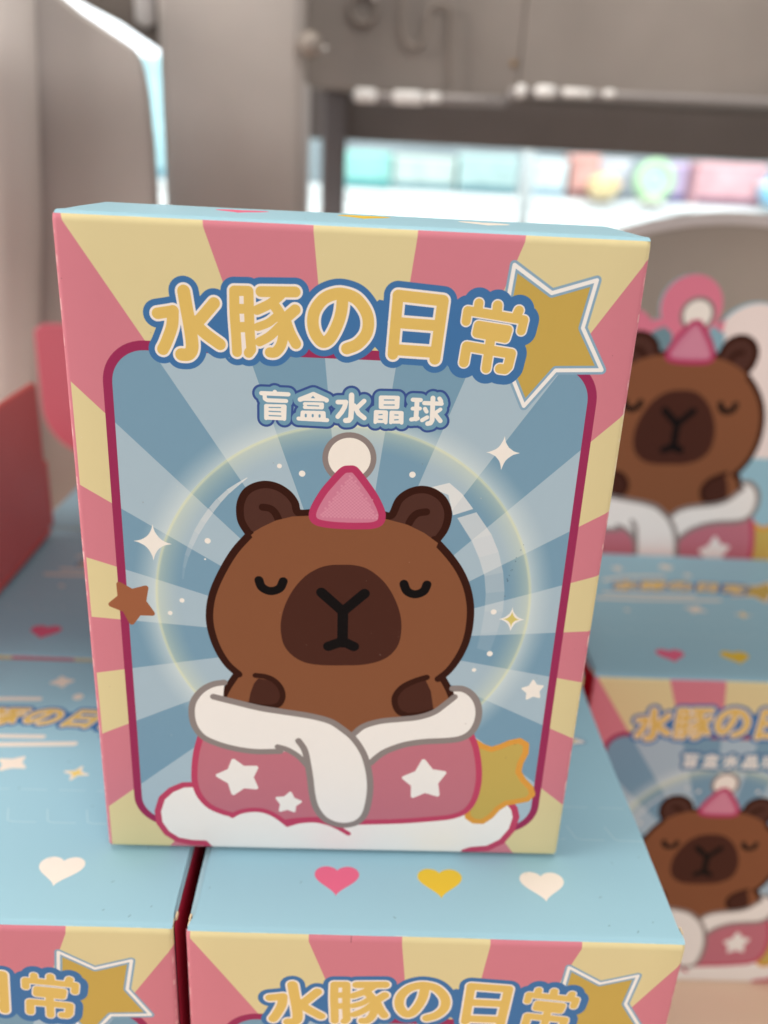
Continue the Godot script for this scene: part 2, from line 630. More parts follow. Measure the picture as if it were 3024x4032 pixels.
	p.dot(Color(0.307,0.427,0.518), 1264, 958, 1.2)
	p.dot(Color(0.307,0.427,0.518), 1268, 955, 1.5)
	p.dot(Color(0.307,0.427,0.518), 1275, 927, 1.7)
	p.dot(Color(0.307,0.427,0.518), 1276, 915, 1.2)
	p.dot(Color(0.307,0.427,0.518), 1287, 890, 1.4)
	p.dot(Color(0.307,0.427,0.518), 1293, 873, 1.1)

func art_cloud(p) -> void:
	p.fill(Color(0.969,0.969,0.969), [301,1777,262,1780,222,1802,190,1837,174,1891,177,1940,200,1983,236,2011,281,2021,327,2022,346,2086,1204,2085,1238,2026,1293,2019,1339,1988,1369,1936,1378,1881,1368,1845,1350,1821,1196,1773], 0)
	p.stroke(Color(0.771,0.291,0.430), [301,1777,262,1780,222,1802,190,1837,174,1891,177,1940,200,1983,236,2011,281,2021,327,2022,344,2045,351,2078], 10.6, 0, 0)
	p.stroke(Color(0.771,0.291,0.430), [1206,2070,1215,2036,1238,2026,1293,2019,1339,1988,1369,1936,1378,1881,1368,1845,1350,1821], 11.4, 0, 0)
	p.fill(Color(0.789,0.700,0.382), [1214,1578,1237,1594,1268,1605,1298,1592,1324,1577,1356,1568,1379,1583,1381,1616,1368,1657,1365,1692,1384,1725,1413,1756,1422,1784,1407,1805,1371,1815,1337,1823,1311,1847,1291,1880,1265,1904,1236,1903,1214,1886,1196,1773], 0)
	p.stroke(Color(0.892,0.646,0.294), [1214,1578,1237,1594,1268,1605,1298,1592,1324,1577,1356,1568,1379,1583,1381,1616,1368,1657,1365,1692,1384,1725,1413,1756,1422,1784,1407,1805,1371,1815,1337,1823,1311,1847,1291,1880,1265,1904,1236,1903,1214,1886,1196,1773], 10.3, 0, 1)

func art_capybara(p) -> void:
	p.fill(Color(0.324,0.200,0.173), [486,866,469,832,464,796,469,764,484,737,509,720,540,713,573,720,602,739,621,765,631,795,664,802,665,857,554,903], 0)
	p.fill(Color(0.324,0.200,0.173), [1037,861,1056,833,1064,795,1059,764,1041,735,1012,716,980,711,947,721,919,746,901,792,883,795,886,848,983,887], 0)
	p.stroke(Color(0.221,0.104,0.071), [491,870,469,832,464,796,469,764,484,737,509,720,540,713,573,720,602,739,621,765,631,795,668,794], 11.1, 1, 0)
	p.stroke(Color(0.221,0.104,0.071), [1035,868,1056,833,1064,795,1059,764,1041,735,1012,716,980,711,947,721,919,746,901,792,879,793], 11.2, 1, 0)
	p.fill(Color(0.543,0.350,0.246), [453,1345,417,1307,387,1248,370,1181,369,1121,382,1058,412,987,449,922,493,868,525,846,568,822,615,808,658,804,765,793,829,797,888,806,948,821,998,845,1041,876,1080,920,1117,973,1143,1034,1156,1105,1153,1189,1134,1255,1104,1310,1074,1341], 0)
	p.fill(Color(0.543,0.350,0.246), [439,1342,417,1395,403,1430,402,1477,519,1564,682,1585,774,1609,810,1607,905,1578,1093,1519,1128,1441,1120,1406,1103,1366,1083,1339], 0)
	p.stroke(Color(0.221,0.104,0.071), [493,868,449,922,412,987,382,1058,369,1121,370,1181,387,1248,417,1307,453,1345], 11.2, 1, 0)
	p.stroke(Color(0.221,0.104,0.071), [1029,865,1080,920,1117,973,1143,1034,1156,1105,1153,1189,1134,1255,1104,1310,1074,1341], 11.3, 1, 0)
	p.stroke(Color(0.221,0.104,0.071), [444,1348,417,1395,402,1430,397,1446], 10.8, 1, 0)
	p.stroke(Color(0.221,0.104,0.071), [1088,1338,1107,1372,1122,1406,1128,1423], 11.0, 1, 0)
	p.stroke(Color(0.221,0.104,0.071), [529,783,550,786,565,799,575,820], 10.9, 1, 0)
	p.stroke(Color(0.221,0.104,0.071), [1000,779,976,784,961,798,952,816], 11.0, 1, 0)
	p.fill(Color(0.543,0.350,0.246), [495,871,525,846,568,822,615,808,658,804,765,793,829,797,888,806,948,821,998,845,1041,876,1030,907,524,926], 0)
	p.fill(Color(0.298,0.168,0.134), [759,956,797,956,836,966,875,994,905,1030,929,1076,945,1126,949,1177,942,1223,919,1260,883,1284,832,1298,769,1302,711,1303,660,1296,620,1273,592,1235,582,1183,585,1135,599,1085,623,1037,656,996,693,970,726,959], 1)
	p.stroke(Color(0.066,0.054,0.062), [832,1049,769,1112,703,1050], 15.9, 0, 0)
	p.stroke(Color(0.066,0.054,0.062), [769,1110,771,1222], 16.1, 0, 0)
	p.stroke(Color(0.066,0.054,0.062), [806,1233,771,1216,728,1235], 16.5, 0, 0)
	p.stroke(Color(0.066,0.054,0.062), [517,1016,526,1039,551,1051,578,1041,589,1017], 13.3, 1, 0)
	p.stroke(Color(0.066,0.054,0.062), [948,1012,959,1036,983,1046,1008,1035,1017,1012], 13.4, 1, 0)
	p.fill(Color(0.298,0.168,0.134), [512,1358,546,1363,573,1384,584,1414,579,1446,562,1461,519,1458,481,1452,488,1411,499,1377], 0)
	p.stroke(Color(0.221,0.104,0.071), [504,1347,536,1351,562,1364,582,1390,589,1421,580,1449,562,1461], 9.1, 1, 0)
	p.stroke(Color(0.221,0.104,0.071), [562,1459,519,1458,477,1451], 5.3, 0, 0)
	p.fill(Color(0.298,0.168,0.134), [1035,1346,1054,1386,1068,1459,1019,1475,976,1478,950,1450,945,1415,957,1383,991,1358], 0)
	p.stroke(Color(0.221,0.104,0.071), [1038,1336,1001,1351,965,1374,944,1406,943,1437,956,1466,979,1479], 9.8, 1, 0)
	p.stroke(Color(0.221,0.104,0.071), [979,1479,1019,1474,1068,1458], 5.9, 0, 0)
	art_hat(p)

func art_hat(p) -> void:
	p.dot(Color(0.565,0.528,0.527), 773, 625, 76.0)
	p.dot(Color(0.969,0.960,0.940), 773, 625, 60.0)
	p.fill(Color(0.823,0.518,0.634), [772,657,785,657,796,666,822,699,849,738,868,776,873,798,867,817,845,827,808,830,775,831,732,830,698,826,679,818,672,801,679,774,702,730,727,696,749,669,761,659], 0)
	art_hat_weave(p)
	p.stroke(Color(0.737,0.245,0.421), [772,657,785,657,796,666,822,699,849,738,868,776,873,798,867,817,845,827,808,830,775,831,732,830,698,826,679,818,672,801,679,774,702,730,727,696,749,669,761,659], 10.6, 1, 1)

func art_hat_weave(p) -> void:
	p.alpha = 0.3
	for j in 26:
		var half: float = 4.0 + j * 3.2
		for i in range(int(-half / 11.0), int(half / 11.0) + 1):
			p.dot(Color(0.969,0.782,0.848), lerpf(776, 775, j / 26.0) + (i + 0.5 * (j % 2)) * 11.0, lerpf(678, 809, j / 26.0), 3.4)
	p.alpha = 1.0

func art_blanket(p) -> void:
	p.fill(Color(0.780,0.482,0.547), [321,1596,306,1663,301,1731,304,1779,319,1827,348,1868,393,1891,438,1901,631,1938,779,1949,875,1917,1006,1906,1114,1892,1176,1876,1219,1843,1237,1786,1235,1702,1222,1621,1197,1549,904,1552,627,1560], 0)
	p.stroke(Color(0.771,0.291,0.430), [326,1586,310,1650,302,1717,302,1772,316,1823,346,1864,387,1887,421,1898], 10.2, 1, 0)
	p.stroke(Color(0.771,0.291,0.430), [1195,1549,1216,1601,1232,1675,1237,1744,1228,1814,1203,1861,1159,1886,1092,1898,989,1910,835,1919], 10.3, 1, 0)
	p.fill(Color(0.969,0.969,0.969), [418,1905,441,1886,478,1875,517,1874,551,1887,579,1907,607,1935,647,1920,699,1915,744,1925,779,1945,814,1969,828,2020,401,2032], 0)
	p.stroke(Color(0.771,0.291,0.430), [421,1903,444,1887,478,1877,517,1876,551,1888,580,1909,607,1935], 9.0, 1, 0)
	p.stroke(Color(0.771,0.291,0.430), [607,1935,647,1920,699,1915,744,1926,779,1944,813,1968], 8.4, 1, 0)
	p.stroke(Color(0.771,0.291,0.430), [602,1921,647,1913,721,1910,779,1934], 9.0, 1, 0)
	p.fill(Color(0.969,0.969,0.969), [430,1675,461,1702,503,1700,487,1740,502,1782,460,1779,427,1808,416,1763,378,1737,416,1715], 0)
	p.stroke(Color(0.969,0.969,0.969), [430,1675,461,1702,503,1700,487,1740,502,1782,460,1779,427,1808,416,1763,378,1737,416,1715], 7.3, 0, 1)
	p.fill(Color(0.969,0.969,0.969), [615,1800,625,1824,649,1836,630,1852,628,1876,606,1866,582,1875,586,1847,571,1823,597,1820], 0)
	p.stroke(Color(0.969,0.969,0.969), [615,1800,625,1824,649,1836,630,1852,628,1876,606,1866,582,1875,586,1847,571,1823,597,1820], 5.0, 0, 1)
	p.fill(Color(0.969,0.969,0.969), [1049,1658,1077,1697,1120,1704,1096,1746,1104,1795,1062,1781,1023,1803,1021,1757,989,1728,1030,1705], 0)
	p.stroke(Color(0.969,0.969,0.969), [1049,1658,1077,1697,1120,1704,1096,1746,1104,1795,1062,1781,1023,1803,1021,1757,989,1728,1030,1705], 7.4, 0, 1)
	p.fill(Color(0.969,0.969,0.969), [817,1564,848,1527,902,1506,966,1496,1020,1487,1068,1467,1103,1435,1131,1406,1123,1375,1158,1377,1190,1401,1210,1441,1213,1490,1198,1536,1168,1563,1125,1574,1048,1581,983,1595,929,1620,900,1643,876,1671], 0)
	p.stroke(Color(0.573,0.546,0.547), [1123,1375,1158,1377,1190,1401,1210,1441,1213,1490,1198,1536,1168,1563,1125,1574,1048,1581,983,1595,929,1620,900,1643,876,1671], 11.1, 1, 0)
	p.stroke(Color(0.573,0.546,0.547), [817,1558,848,1527,902,1506,966,1496,1020,1487,1068,1467,1103,1435,1131,1406], 10.2, 1, 0)
	p.fill(Color(0.969,0.969,0.969), [407,1376,372,1384,337,1407,310,1446,301,1490,307,1541,332,1583,372,1607,431,1626,497,1636,562,1634,600,1633,639,1646,668,1679,680,1740,687,1802,700,1858,727,1903,762,1926,802,1932,841,1918,866,1881,877,1817,878,1754,869,1693,851,1633,818,1577,779,1539,739,1511,680,1494,600,1481,519,1468,440,1448,372,1430,403,1427], 0)
	p.stroke(Color(0.573,0.546,0.547), [407,1376,372,1384,337,1407,310,1446,301,1490,307,1541,332,1583,372,1607,431,1626,497,1636,562,1634,581,1633], 10.3, 1, 0)
	p.stroke(Color(0.573,0.546,0.547), [573,1615,607,1627,642,1653,668,1686], 9.7, 1, 0)
	p.stroke(Color(0.573,0.546,0.547), [640,1590,660,1625,671,1679,680,1740,687,1802,700,1858,727,1903,762,1926,802,1932,841,1918,866,1881,877,1817,878,1754,869,1693,851,1633,818,1577,779,1539,739,1511,680,1494,600,1481,519,1468,440,1448,372,1430], 10.8, 1, 0)

func art_highlight_and_wear(p) -> void:
	var rnd := RandomNumberGenerator.new()
	rnd.seed = 31
	for k in 130:  # pale dashes paint a highlight as well as wear on the upright folds
		var t := rnd.randf()
		p.alpha = rnd.randf_range(0.08, 0.4)
		var l := rnd.randf_range(3.0, 34.0)
		var w := rnd.randf_range(0.8, 2.6)
		if k % 2 == 1:
			p.stroke(Color(0.97, 0.9, 0.9), [5, t * 2048, 5, t * 2048 + l], w)
		else:
			p.stroke(Color(0.97, 0.93, 0.9), [1531, t * 2048, 1531, t * 2048 + l], w)
	for k in 70:
		p.alpha = rnd.randf_range(0.12, 0.45)
		p.dot(Color(0.95, 0.92, 0.88) if k % 2 else Color(0.35, 0.25, 0.25), rnd.randf() * 1536, rnd.randf() * 2048, rnd.randf_range(0.8, 2.0))
	p.alpha = 1.0

func art_title(p) -> void:
	p.stroke(Color(0.556,0.691,0.799), [1184,82,1290,149,1405,111,1384,236,1451,347,1325,353,1249,456,1212,384,1150,274,1177,164], 12.0, 0, 1)
	p.fill(Color(0.789,0.682,0.353), [1184,82,1290,149,1405,111,1384,236,1451,347,1325,353,1249,456,1212,384,1150,274,1177,164], 0)
	p.stroke(Color(0.556,0.691,0.799), [1184,82,1290,149,1405,111,1384,236,1451,347,1325,353,1249,456,1212,384,1150,274,1177,164], 12.0, 0, 1)
	p.stroke(Color(0.969,0.969,0.969), [1184,82,1290,149,1405,111,1384,236,1451,347,1325,353,1249,456,1212,384,1150,274,1177,164], 5.3, 0, 1)
	art_letters(p)

func art_letters(p) -> void:
	p.stroke(Color(0.272,0.477,0.702), [327,187,333,231,341,287,344,332,334,351,315,353], 39.4, 1, 0)
	p.stroke(Color(0.272,0.477,0.702), [256,247,297,239], 37.7, 0, 0)
	p.stroke(Color(0.272,0.477,0.702), [297,239,293,278,276,322,266,341], 38.2, 1, 0)
	p.stroke(Color(0.272,0.477,0.702), [405,214,370,255,355,270], 38.1, 0, 0)
	p.stroke(Color(0.272,0.477,0.702), [347,262,377,292,418,321], 38.5, 1, 0)
	p.stroke(Color(0.272,0.477,0.702), [458,180,458,237,461,294,463,340], 35.6, 1, 0)
	p.stroke(Color(0.272,0.477,0.702), [458,180,495,179,496,235,498,292,501,331,494,341], 35.6, 0, 0)
	p.stroke(Color(0.272,0.477,0.702), [459,226,496,225], 35.4, 0, 0)
	p.stroke(Color(0.272,0.477,0.702), [460,274,497,272], 36.4, 0, 0)
	p.stroke(Color(0.272,0.477,0.702), [527,179,617,176], 36.5, 0, 0)
	p.stroke(Color(0.272,0.477,0.702), [580,184,553,208,517,227], 35.2, 1, 0)
	p.stroke(Color(0.272,0.477,0.702), [560,210,580,240,587,277,581,314,566,335,551,337], 36.5, 1, 0)
	p.stroke(Color(0.272,0.477,0.702), [574,236,548,258,518,271], 33.9, 1, 0)
	p.stroke(Color(0.272,0.477,0.702), [578,266,551,293,523,310], 35.3, 1, 0)
	p.stroke(Color(0.272,0.477,0.702), [617,222,585,251], 37.2, 0, 0)
	p.stroke(Color(0.272,0.477,0.702), [590,243,604,282,620,311], 36.8, 1, 0)
	p.stroke(Color(0.272,0.477,0.702), [741,186,738,224,727,261,709,294,690,303,671,281,664,250,670,219,691,191,720,177,746,176,777,187,802,216,811,246,806,278,784,305,756,318], 38.1, 1, 0)
	p.stroke(Color(0.272,0.477,0.702), [886,173,880,328], 37.0, 0, 0)
	p.stroke(Color(0.272,0.477,0.702), [886,173,1005,181,994,336], 37.5, 0, 0)
	p.stroke(Color(0.272,0.477,0.702), [883,243,999,247], 37.6, 0, 0)
	p.stroke(Color(0.272,0.477,0.702), [881,315,994,318], 38.3, 0, 0)
	p.stroke(Color(0.272,0.477,0.702), [1100,183,1099,200], 40.4, 0, 0)
	p.stroke(Color(0.272,0.477,0.702), [1150,187,1150,212], 41.3, 0, 0)
	p.stroke(Color(0.272,0.477,0.702), [1208,198,1203,213], 41.2, 0, 0)
	p.stroke(Color(0.272,0.477,0.702), [1070,232,1072,204,1150,213,1224,222,1220,251], 40.6, 0, 0)
	p.stroke(Color(0.272,0.477,0.702), [1104,241,1184,250,1179,273,1101,262,1104,241], 40.7, 0, 0)
	p.stroke(Color(0.272,0.477,0.702), [1140,269,1135,356], 41.6, 0, 0)
	p.stroke(Color(0.272,0.477,0.702), [1073,342,1077,298,1199,313,1194,348,1187,356,1172,355], 42.5, 0, 0)
	p.fill(Color(0.272,0.477,0.702), [370,199,394,186,420,180,445,196,448,329,408,307,369,275], 0)
	p.fill(Color(0.272,0.477,0.702), [667,202,797,193,810,292,756,323,686,312], 0)
	p.fill(Color(0.272,0.477,0.702), [619,229,653,222,654,299,620,312], 0)
	p.fill(Color(0.272,0.477,0.702), [817,204,837,186,871,190,875,324,852,331,824,303], 0)
	p.fill(Color(0.272,0.477,0.702), [1015,198,1053,177,1071,184,1076,356,1032,355,1019,341], 0)
	p.stroke(Color(0.969,0.946,0.935), [327,187,333,231,341,287,344,332,334,351,315,353], 23.1, 1, 0)
	p.stroke(Color(0.969,0.946,0.935), [256,247,297,239], 21.1, 0, 0)
	p.stroke(Color(0.969,0.946,0.935), [297,239,293,278,276,322,266,341], 21.7, 1, 0)
	p.stroke(Color(0.969,0.946,0.935), [405,214,370,255,355,270], 21.6, 0, 0)
	p.stroke(Color(0.969,0.946,0.935), [347,262,377,292,418,321], 21.8, 1, 0)
	p.stroke(Color(0.969,0.946,0.935), [458,180,458,237,461,294,463,340], 19.2, 1, 0)
	p.stroke(Color(0.969,0.946,0.935), [458,180,495,179,496,235,498,292,501,331,494,341], 19.2, 0, 0)
	p.stroke(Color(0.969,0.946,0.935), [459,226,496,225], 18.8, 0, 0)
	p.stroke(Color(0.969,0.946,0.935), [460,274,497,272], 19.6, 0, 0)
	p.stroke(Color(0.969,0.946,0.935), [527,179,617,176], 20.0, 0, 0)
	p.stroke(Color(0.969,0.946,0.935), [580,184,553,208,517,227], 18.7, 1, 0)
	p.stroke(Color(0.969,0.946,0.935), [560,210,580,240,587,277,581,314,566,335,551,337], 19.9, 1, 0)
	p.stroke(Color(0.969,0.946,0.935), [574,236,548,258,518,271], 17.2, 1, 0)
	p.stroke(Color(0.969,0.946,0.935), [578,266,551,293,523,310], 18.5, 1, 0)
	p.stroke(Color(0.969,0.946,0.935), [617,222,585,251], 20.6, 0, 0)
	p.stroke(Color(0.969,0.946,0.935), [590,243,604,282,620,311], 20.1, 1, 0)
	p.stroke(Color(0.969,0.946,0.935), [741,186,738,224,727,261,709,294,690,303,671,281,664,250,670,219,691,191,720,177,746,176,777,187,802,216,811,246,806,278,784,305,756,318], 21.6, 1, 0)
	p.stroke(Color(0.969,0.946,0.935), [886,173,880,328], 20.5, 0, 0)
	p.stroke(Color(0.969,0.946,0.935), [886,173,1005,181,994,336], 21.0, 0, 0)
	p.stroke(Color(0.969,0.946,0.935), [883,243,999,247], 20.8, 0, 0)
	p.stroke(Color(0.969,0.946,0.935), [881,315,994,318], 21.2, 0, 0)
	p.stroke(Color(0.969,0.946,0.935), [1100,183,1099,200], 15.8, 0, 0)
	p.stroke(Color(0.969,0.946,0.935), [1150,187,1150,212], 16.7, 0, 0)
	p.stroke(Color(0.969,0.946,0.935), [1208,198,1203,213], 16.5, 0, 0)
	p.stroke(Color(0.969,0.946,0.935), [1070,232,1072,204,1150,213,1224,222,1220,251], 15.7, 0, 0)
	p.stroke(Color(0.969,0.946,0.935), [1104,241,1184,250,1179,273,1101,262,1104,241], 15.8, 0, 0)
	p.stroke(Color(0.969,0.946,0.935), [1140,269,1135,356], 16.5, 0, 0)
	p.stroke(Color(0.969,0.946,0.935), [1073,342,1077,298,1199,313,1194,348,1187,356,1172,355], 17.0, 0, 0)
	p.stroke(Color(0.892,0.769,0.440), [327,187,333,231,341,287,344,332,334,351,315,353], 16.9, 1, 0)
	p.stroke(Color(0.892,0.769,0.440), [256,247,297,239], 14.9, 0, 0)
	p.stroke(Color(0.892,0.769,0.440), [297,239,293,278,276,322,266,341], 15.5, 1, 0)
	p.stroke(Color(0.892,0.769,0.440), [405,214,370,255,355,270], 15.4, 0, 0)
	p.stroke(Color(0.892,0.769,0.440), [347,262,377,292,418,321], 15.6, 1, 0)
	p.stroke(Color(0.892,0.769,0.440), [458,180,458,237,461,294,463,340], 13.1, 1, 0)
	p.stroke(Color(0.892,0.769,0.440), [458,180,495,179,496,235,498,292,501,331,494,341], 13.1, 0, 0)
	p.stroke(Color(0.892,0.769,0.440), [459,226,496,225], 12.7, 0, 0)
	p.stroke(Color(0.892,0.769,0.440), [460,274,497,272], 13.4, 0, 0)
	p.stroke(Color(0.892,0.769,0.440), [527,179,617,176], 13.9, 0, 0)
	p.stroke(Color(0.892,0.769,0.440), [580,184,553,208,517,227], 12.6, 1, 0)
	p.stroke(Color(0.892,0.769,0.440), [560,210,580,240,587,277,581,314,566,335,551,337], 13.8, 1, 0)
	p.stroke(Color(0.892,0.769,0.440), [574,236,548,258,518,271], 11.0, 1, 0)
	p.stroke(Color(0.892,0.769,0.440), [578,266,551,293,523,310], 12.2, 1, 0)
	p.stroke(Color(0.892,0.769,0.440), [617,222,585,251], 14.4, 0, 0)
	p.stroke(Color(0.892,0.769,0.440), [590,243,604,282,620,311], 13.9, 1, 0)
	p.stroke(Color(0.892,0.769,0.440), [741,186,738,224,727,261,709,294,690,303,671,281,664,250,670,219,691,191,720,177,746,176,777,187,802,216,811,246,806,278,784,305,756,318], 15.4, 1, 0)
	p.stroke(Color(0.892,0.769,0.440), [886,173,880,328], 14.3, 0, 0)
	p.stroke(Color(0.892,0.769,0.440), [886,173,1005,181,994,336], 14.9, 0, 0)
	p.stroke(Color(0.892,0.769,0.440), [883,243,999,247], 14.5, 0, 0)
	p.stroke(Color(0.892,0.769,0.440), [881,315,994,318], 14.8, 0, 0)
	p.stroke(Color(0.892,0.769,0.440), [1100,183,1099,200], 12.1, 0, 0)
	p.stroke(Color(0.892,0.769,0.440), [1150,187,1150,212], 13.0, 0, 0)
	p.stroke(Color(0.892,0.769,0.440), [1208,198,1203,213], 12.8, 0, 0)
	p.stroke(Color(0.892,0.769,0.440), [1070,232,1072,204,1150,213,1224,222,1220,251], 12.0, 0, 0)
	p.stroke(Color(0.892,0.769,0.440), [1104,241,1184,250,1179,273,1101,262,1104,241], 12.0, 0, 0)
	p.stroke(Color(0.892,0.769,0.440), [1140,269,1135,356], 12.7, 0, 0)
	p.stroke(Color(0.892,0.769,0.440), [1073,342,1077,298,1199,313,1194,348,1187,356,1172,355], 13.2, 0, 0)

func art_subtitle(p) -> void:
	p.stroke(Color(0.246,0.346,0.605), [527,449,601,449], 24.8, 0, 0)
	p.stroke(Color(0.246,0.346,0.605), [564,444,564,447], 24.9, 0, 0)
	p.stroke(Color(0.246,0.346,0.605), [536,453,537,464,543,468,595,468], 24.6, 0, 0)
	p.stroke(Color(0.246,0.346,0.605), [540,484,591,483,590,519], 24.4, 0, 0)
	p.stroke(Color(0.246,0.346,0.605), [540,484,540,519], 24.4, 0, 0)
	p.stroke(Color(0.246,0.346,0.605), [633,462,669,446,705,461], 25.8, 0, 0)
	p.stroke(Color(0.246,0.346,0.605), [646,474,693,473,693,482,646,483], 24.4, 0, 0)
	p.stroke(Color(0.246,0.346,0.605), [640,498,639,513], 24.6, 0, 0)
	p.stroke(Color(0.246,0.346,0.605), [640,498,698,497,699,512], 24.6, 0, 0)
	p.stroke(Color(0.246,0.346,0.605), [629,516,708,517], 25.0, 0, 0)
	p.stroke(Color(0.246,0.346,0.605), [736,465,758,464], 25.7, 0, 0)
	p.stroke(Color(0.246,0.346,0.605), [758,464,755,478,747,493,737,506], 25.7, 0, 0)
	p.stroke(Color(0.246,0.346,0.605), [773,444,774,482,773,508,768,515,759,516], 26.5, 0, 0)
	p.stroke(Color(0.246,0.346,0.605), [808,459,789,479], 25.5, 0, 0)
	p.stroke(Color(0.246,0.346,0.605), [781,473,786,481,794,495,810,507], 26.0, 0, 0)
	p.stroke(Color(0.246,0.346,0.605), [853,447,900,446,900,473,854,475,853,447], 24.4, 0, 0)
	p.stroke(Color(0.246,0.346,0.605), [841,488,870,488,870,518], 24.3, 0, 0)
	p.stroke(Color(0.246,0.346,0.605), [841,488,841,518], 24.3, 0, 0)
	p.stroke(Color(0.246,0.346,0.605), [884,488,913,488,914,517], 24.3, 0, 0)
	p.stroke(Color(0.246,0.346,0.605), [884,488,884,517], 24.3, 0, 0)
	p.stroke(Color(0.246,0.346,0.605), [941,450,963,450], 25.0, 0, 0)
	p.stroke(Color(0.246,0.346,0.605), [942,475,962,474], 24.8, 0, 0)
	p.stroke(Color(0.246,0.346,0.605), [940,506,958,502], 25.3, 0, 0)
	p.stroke(Color(0.246,0.346,0.605), [953,451,953,504], 25.9, 0, 0)
	p.stroke(Color(0.246,0.346,0.605), [976,474,981,482], 25.0, 0, 0)
	p.stroke(Color(0.246,0.346,0.605), [970,507,984,498], 25.2, 0, 0)
	p.stroke(Color(0.246,0.346,0.605), [973,458,1021,458], 25.1, 0, 0)
	p.stroke(Color(0.246,0.346,0.605), [996,443,997,473,998,506,994,514,986,516], 25.9, 0, 0)
	p.stroke(Color(0.246,0.346,0.605), [1014,444,1019,451], 25.2, 0, 0)
	p.stroke(Color(0.246,0.346,0.605), [1019,474,1005,485], 24.7, 0, 0)
	p.stroke(Color(0.246,0.346,0.605), [1002,485,1021,507], 25.6, 0, 0)
	p.stroke(Color(0.453,0.637,0.751), [527,449,601,449], 18.4, 0, 0)
	p.stroke(Color(0.453,0.637,0.751), [564,444,564,447], 18.5, 0, 0)
	p.stroke(Color(0.453,0.637,0.751), [536,453,537,464,543,468,595,468], 18.2, 0, 0)
	p.stroke(Color(0.453,0.637,0.751), [540,484,591,483,590,519], 18.0, 0, 0)
	p.stroke(Color(0.453,0.637,0.751), [540,484,540,519], 18.0, 0, 0)
	p.stroke(Color(0.453,0.637,0.751), [633,462,669,446,705,461], 19.4, 0, 0)
	p.stroke(Color(0.453,0.637,0.751), [646,474,693,473,693,482,646,483], 18.0, 0, 0)
	p.stroke(Color(0.453,0.637,0.751), [640,498,639,513], 18.1, 0, 0)
	p.stroke(Color(0.453,0.637,0.751), [640,498,698,497,699,512], 18.1, 0, 0)
	p.stroke(Color(0.453,0.637,0.751), [629,516,708,517], 18.5, 0, 0)
	p.stroke(Color(0.453,0.637,0.751), [736,465,758,464], 19.2, 0, 0)
	p.stroke(Color(0.453,0.637,0.751), [758,464,755,478,747,493,737,506], 19.2, 0, 0)
	p.stroke(Color(0.453,0.637,0.751), [773,444,774,482,773,508,768,515,759,516], 20.0, 0, 0)
	p.stroke(Color(0.453,0.637,0.751), [808,459,789,479], 19.1, 0, 0)
	p.stroke(Color(0.453,0.637,0.751), [781,473,786,481,794,495,810,507], 19.5, 0, 0)
	p.stroke(Color(0.453,0.637,0.751), [853,447,900,446,900,473,854,475,853,447], 17.9, 0, 0)
	p.stroke(Color(0.453,0.637,0.751), [841,488,870,488,870,518], 17.8, 0, 0)
	p.stroke(Color(0.453,0.637,0.751), [841,488,841,518], 17.8, 0, 0)
	p.stroke(Color(0.453,0.637,0.751), [884,488,913,488,914,517], 17.8, 0, 0)
	p.stroke(Color(0.453,0.637,0.751), [884,488,884,517], 17.8, 0, 0)
	p.stroke(Color(0.453,0.637,0.751), [941,450,963,450], 18.5, 0, 0)
	p.stroke(Color(0.453,0.637,0.751), [942,475,962,474], 18.3, 0, 0)
	p.stroke(Color(0.453,0.637,0.751), [940,506,958,502], 18.8, 0, 0)
	p.stroke(Color(0.453,0.637,0.751), [953,451,953,504], 19.4, 0, 0)
	p.stroke(Color(0.453,0.637,0.751), [976,474,981,482], 18.5, 0, 0)
	p.stroke(Color(0.453,0.637,0.751), [970,507,984,498], 18.6, 0, 0)
	p.stroke(Color(0.453,0.637,0.751), [973,458,1021,458], 18.6, 0, 0)
	p.stroke(Color(0.453,0.637,0.751), [996,443,997,473,998,506,994,514,986,516], 19.4, 0, 0)
	p.stroke(Color(0.453,0.637,0.751), [1014,444,1019,451], 18.7, 0, 0)
	p.stroke(Color(0.453,0.637,0.751), [1019,474,1005,485], 18.1, 0, 0)
	p.stroke(Color(0.453,0.637,0.751), [1002,485,1021,507], 19.1, 0, 0)
	p.fill(Color(0.969,0.964,0.949), [537,481,595,480,593,523,537,523], 0)
	p.fill(Color(0.969,0.964,0.949), [643,471,696,471,695,485,643,486], 0)
	p.fill(Color(0.969,0.964,0.949), [638,495,701,494,702,514,636,515], 0)
	p.fill(Color(0.969,0.964,0.949), [637,466,669,444,701,465], 0)
	p.fill(Color(0.969,0.964,0.949), [850,445,903,444,903,477,851,478], 0)
	p.fill(Color(0.969,0.964,0.949), [838,486,872,485,873,519,838,520], 0)
	p.fill(Color(0.969,0.964,0.949), [880,486,916,485,917,519,882,520], 0)
	p.stroke(Color(0.969,0.964,0.949), [527,449,601,449], 5.9, 0, 0)
	p.stroke(Color(0.969,0.964,0.949), [564,444,564,447], 6.1, 0, 0)
	p.stroke(Color(0.969,0.964,0.949), [536,453,537,464,543,468,595,468], 5.7, 0, 0)
	p.stroke(Color(0.969,0.964,0.949), [540,484,591,483,590,519], 5.4, 0, 0)
	p.stroke(Color(0.969,0.964,0.949), [540,484,540,519], 5.4, 0, 0)
	p.stroke(Color(0.969,0.964,0.949), [633,462,669,446,705,461], 6.8, 0, 0)
	p.stroke(Color(0.969,0.964,0.949), [646,474,693,473,693,482,646,483], 5.4, 0, 0)
	p.stroke(Color(0.969,0.964,0.949), [640,498,639,513], 5.4, 0, 0)
	p.stroke(Color(0.969,0.964,0.949), [640,498,698,497,699,512], 5.4, 0, 0)
	p.stroke(Color(0.969,0.964,0.949), [629,516,708,517], 5.8, 0, 0)
	p.stroke(Color(0.969,0.964,0.949), [736,465,758,464], 6.6, 0, 0)
	p.stroke(Color(0.969,0.964,0.949), [758,464,755,478,747,493,737,506], 6.7, 0, 0)
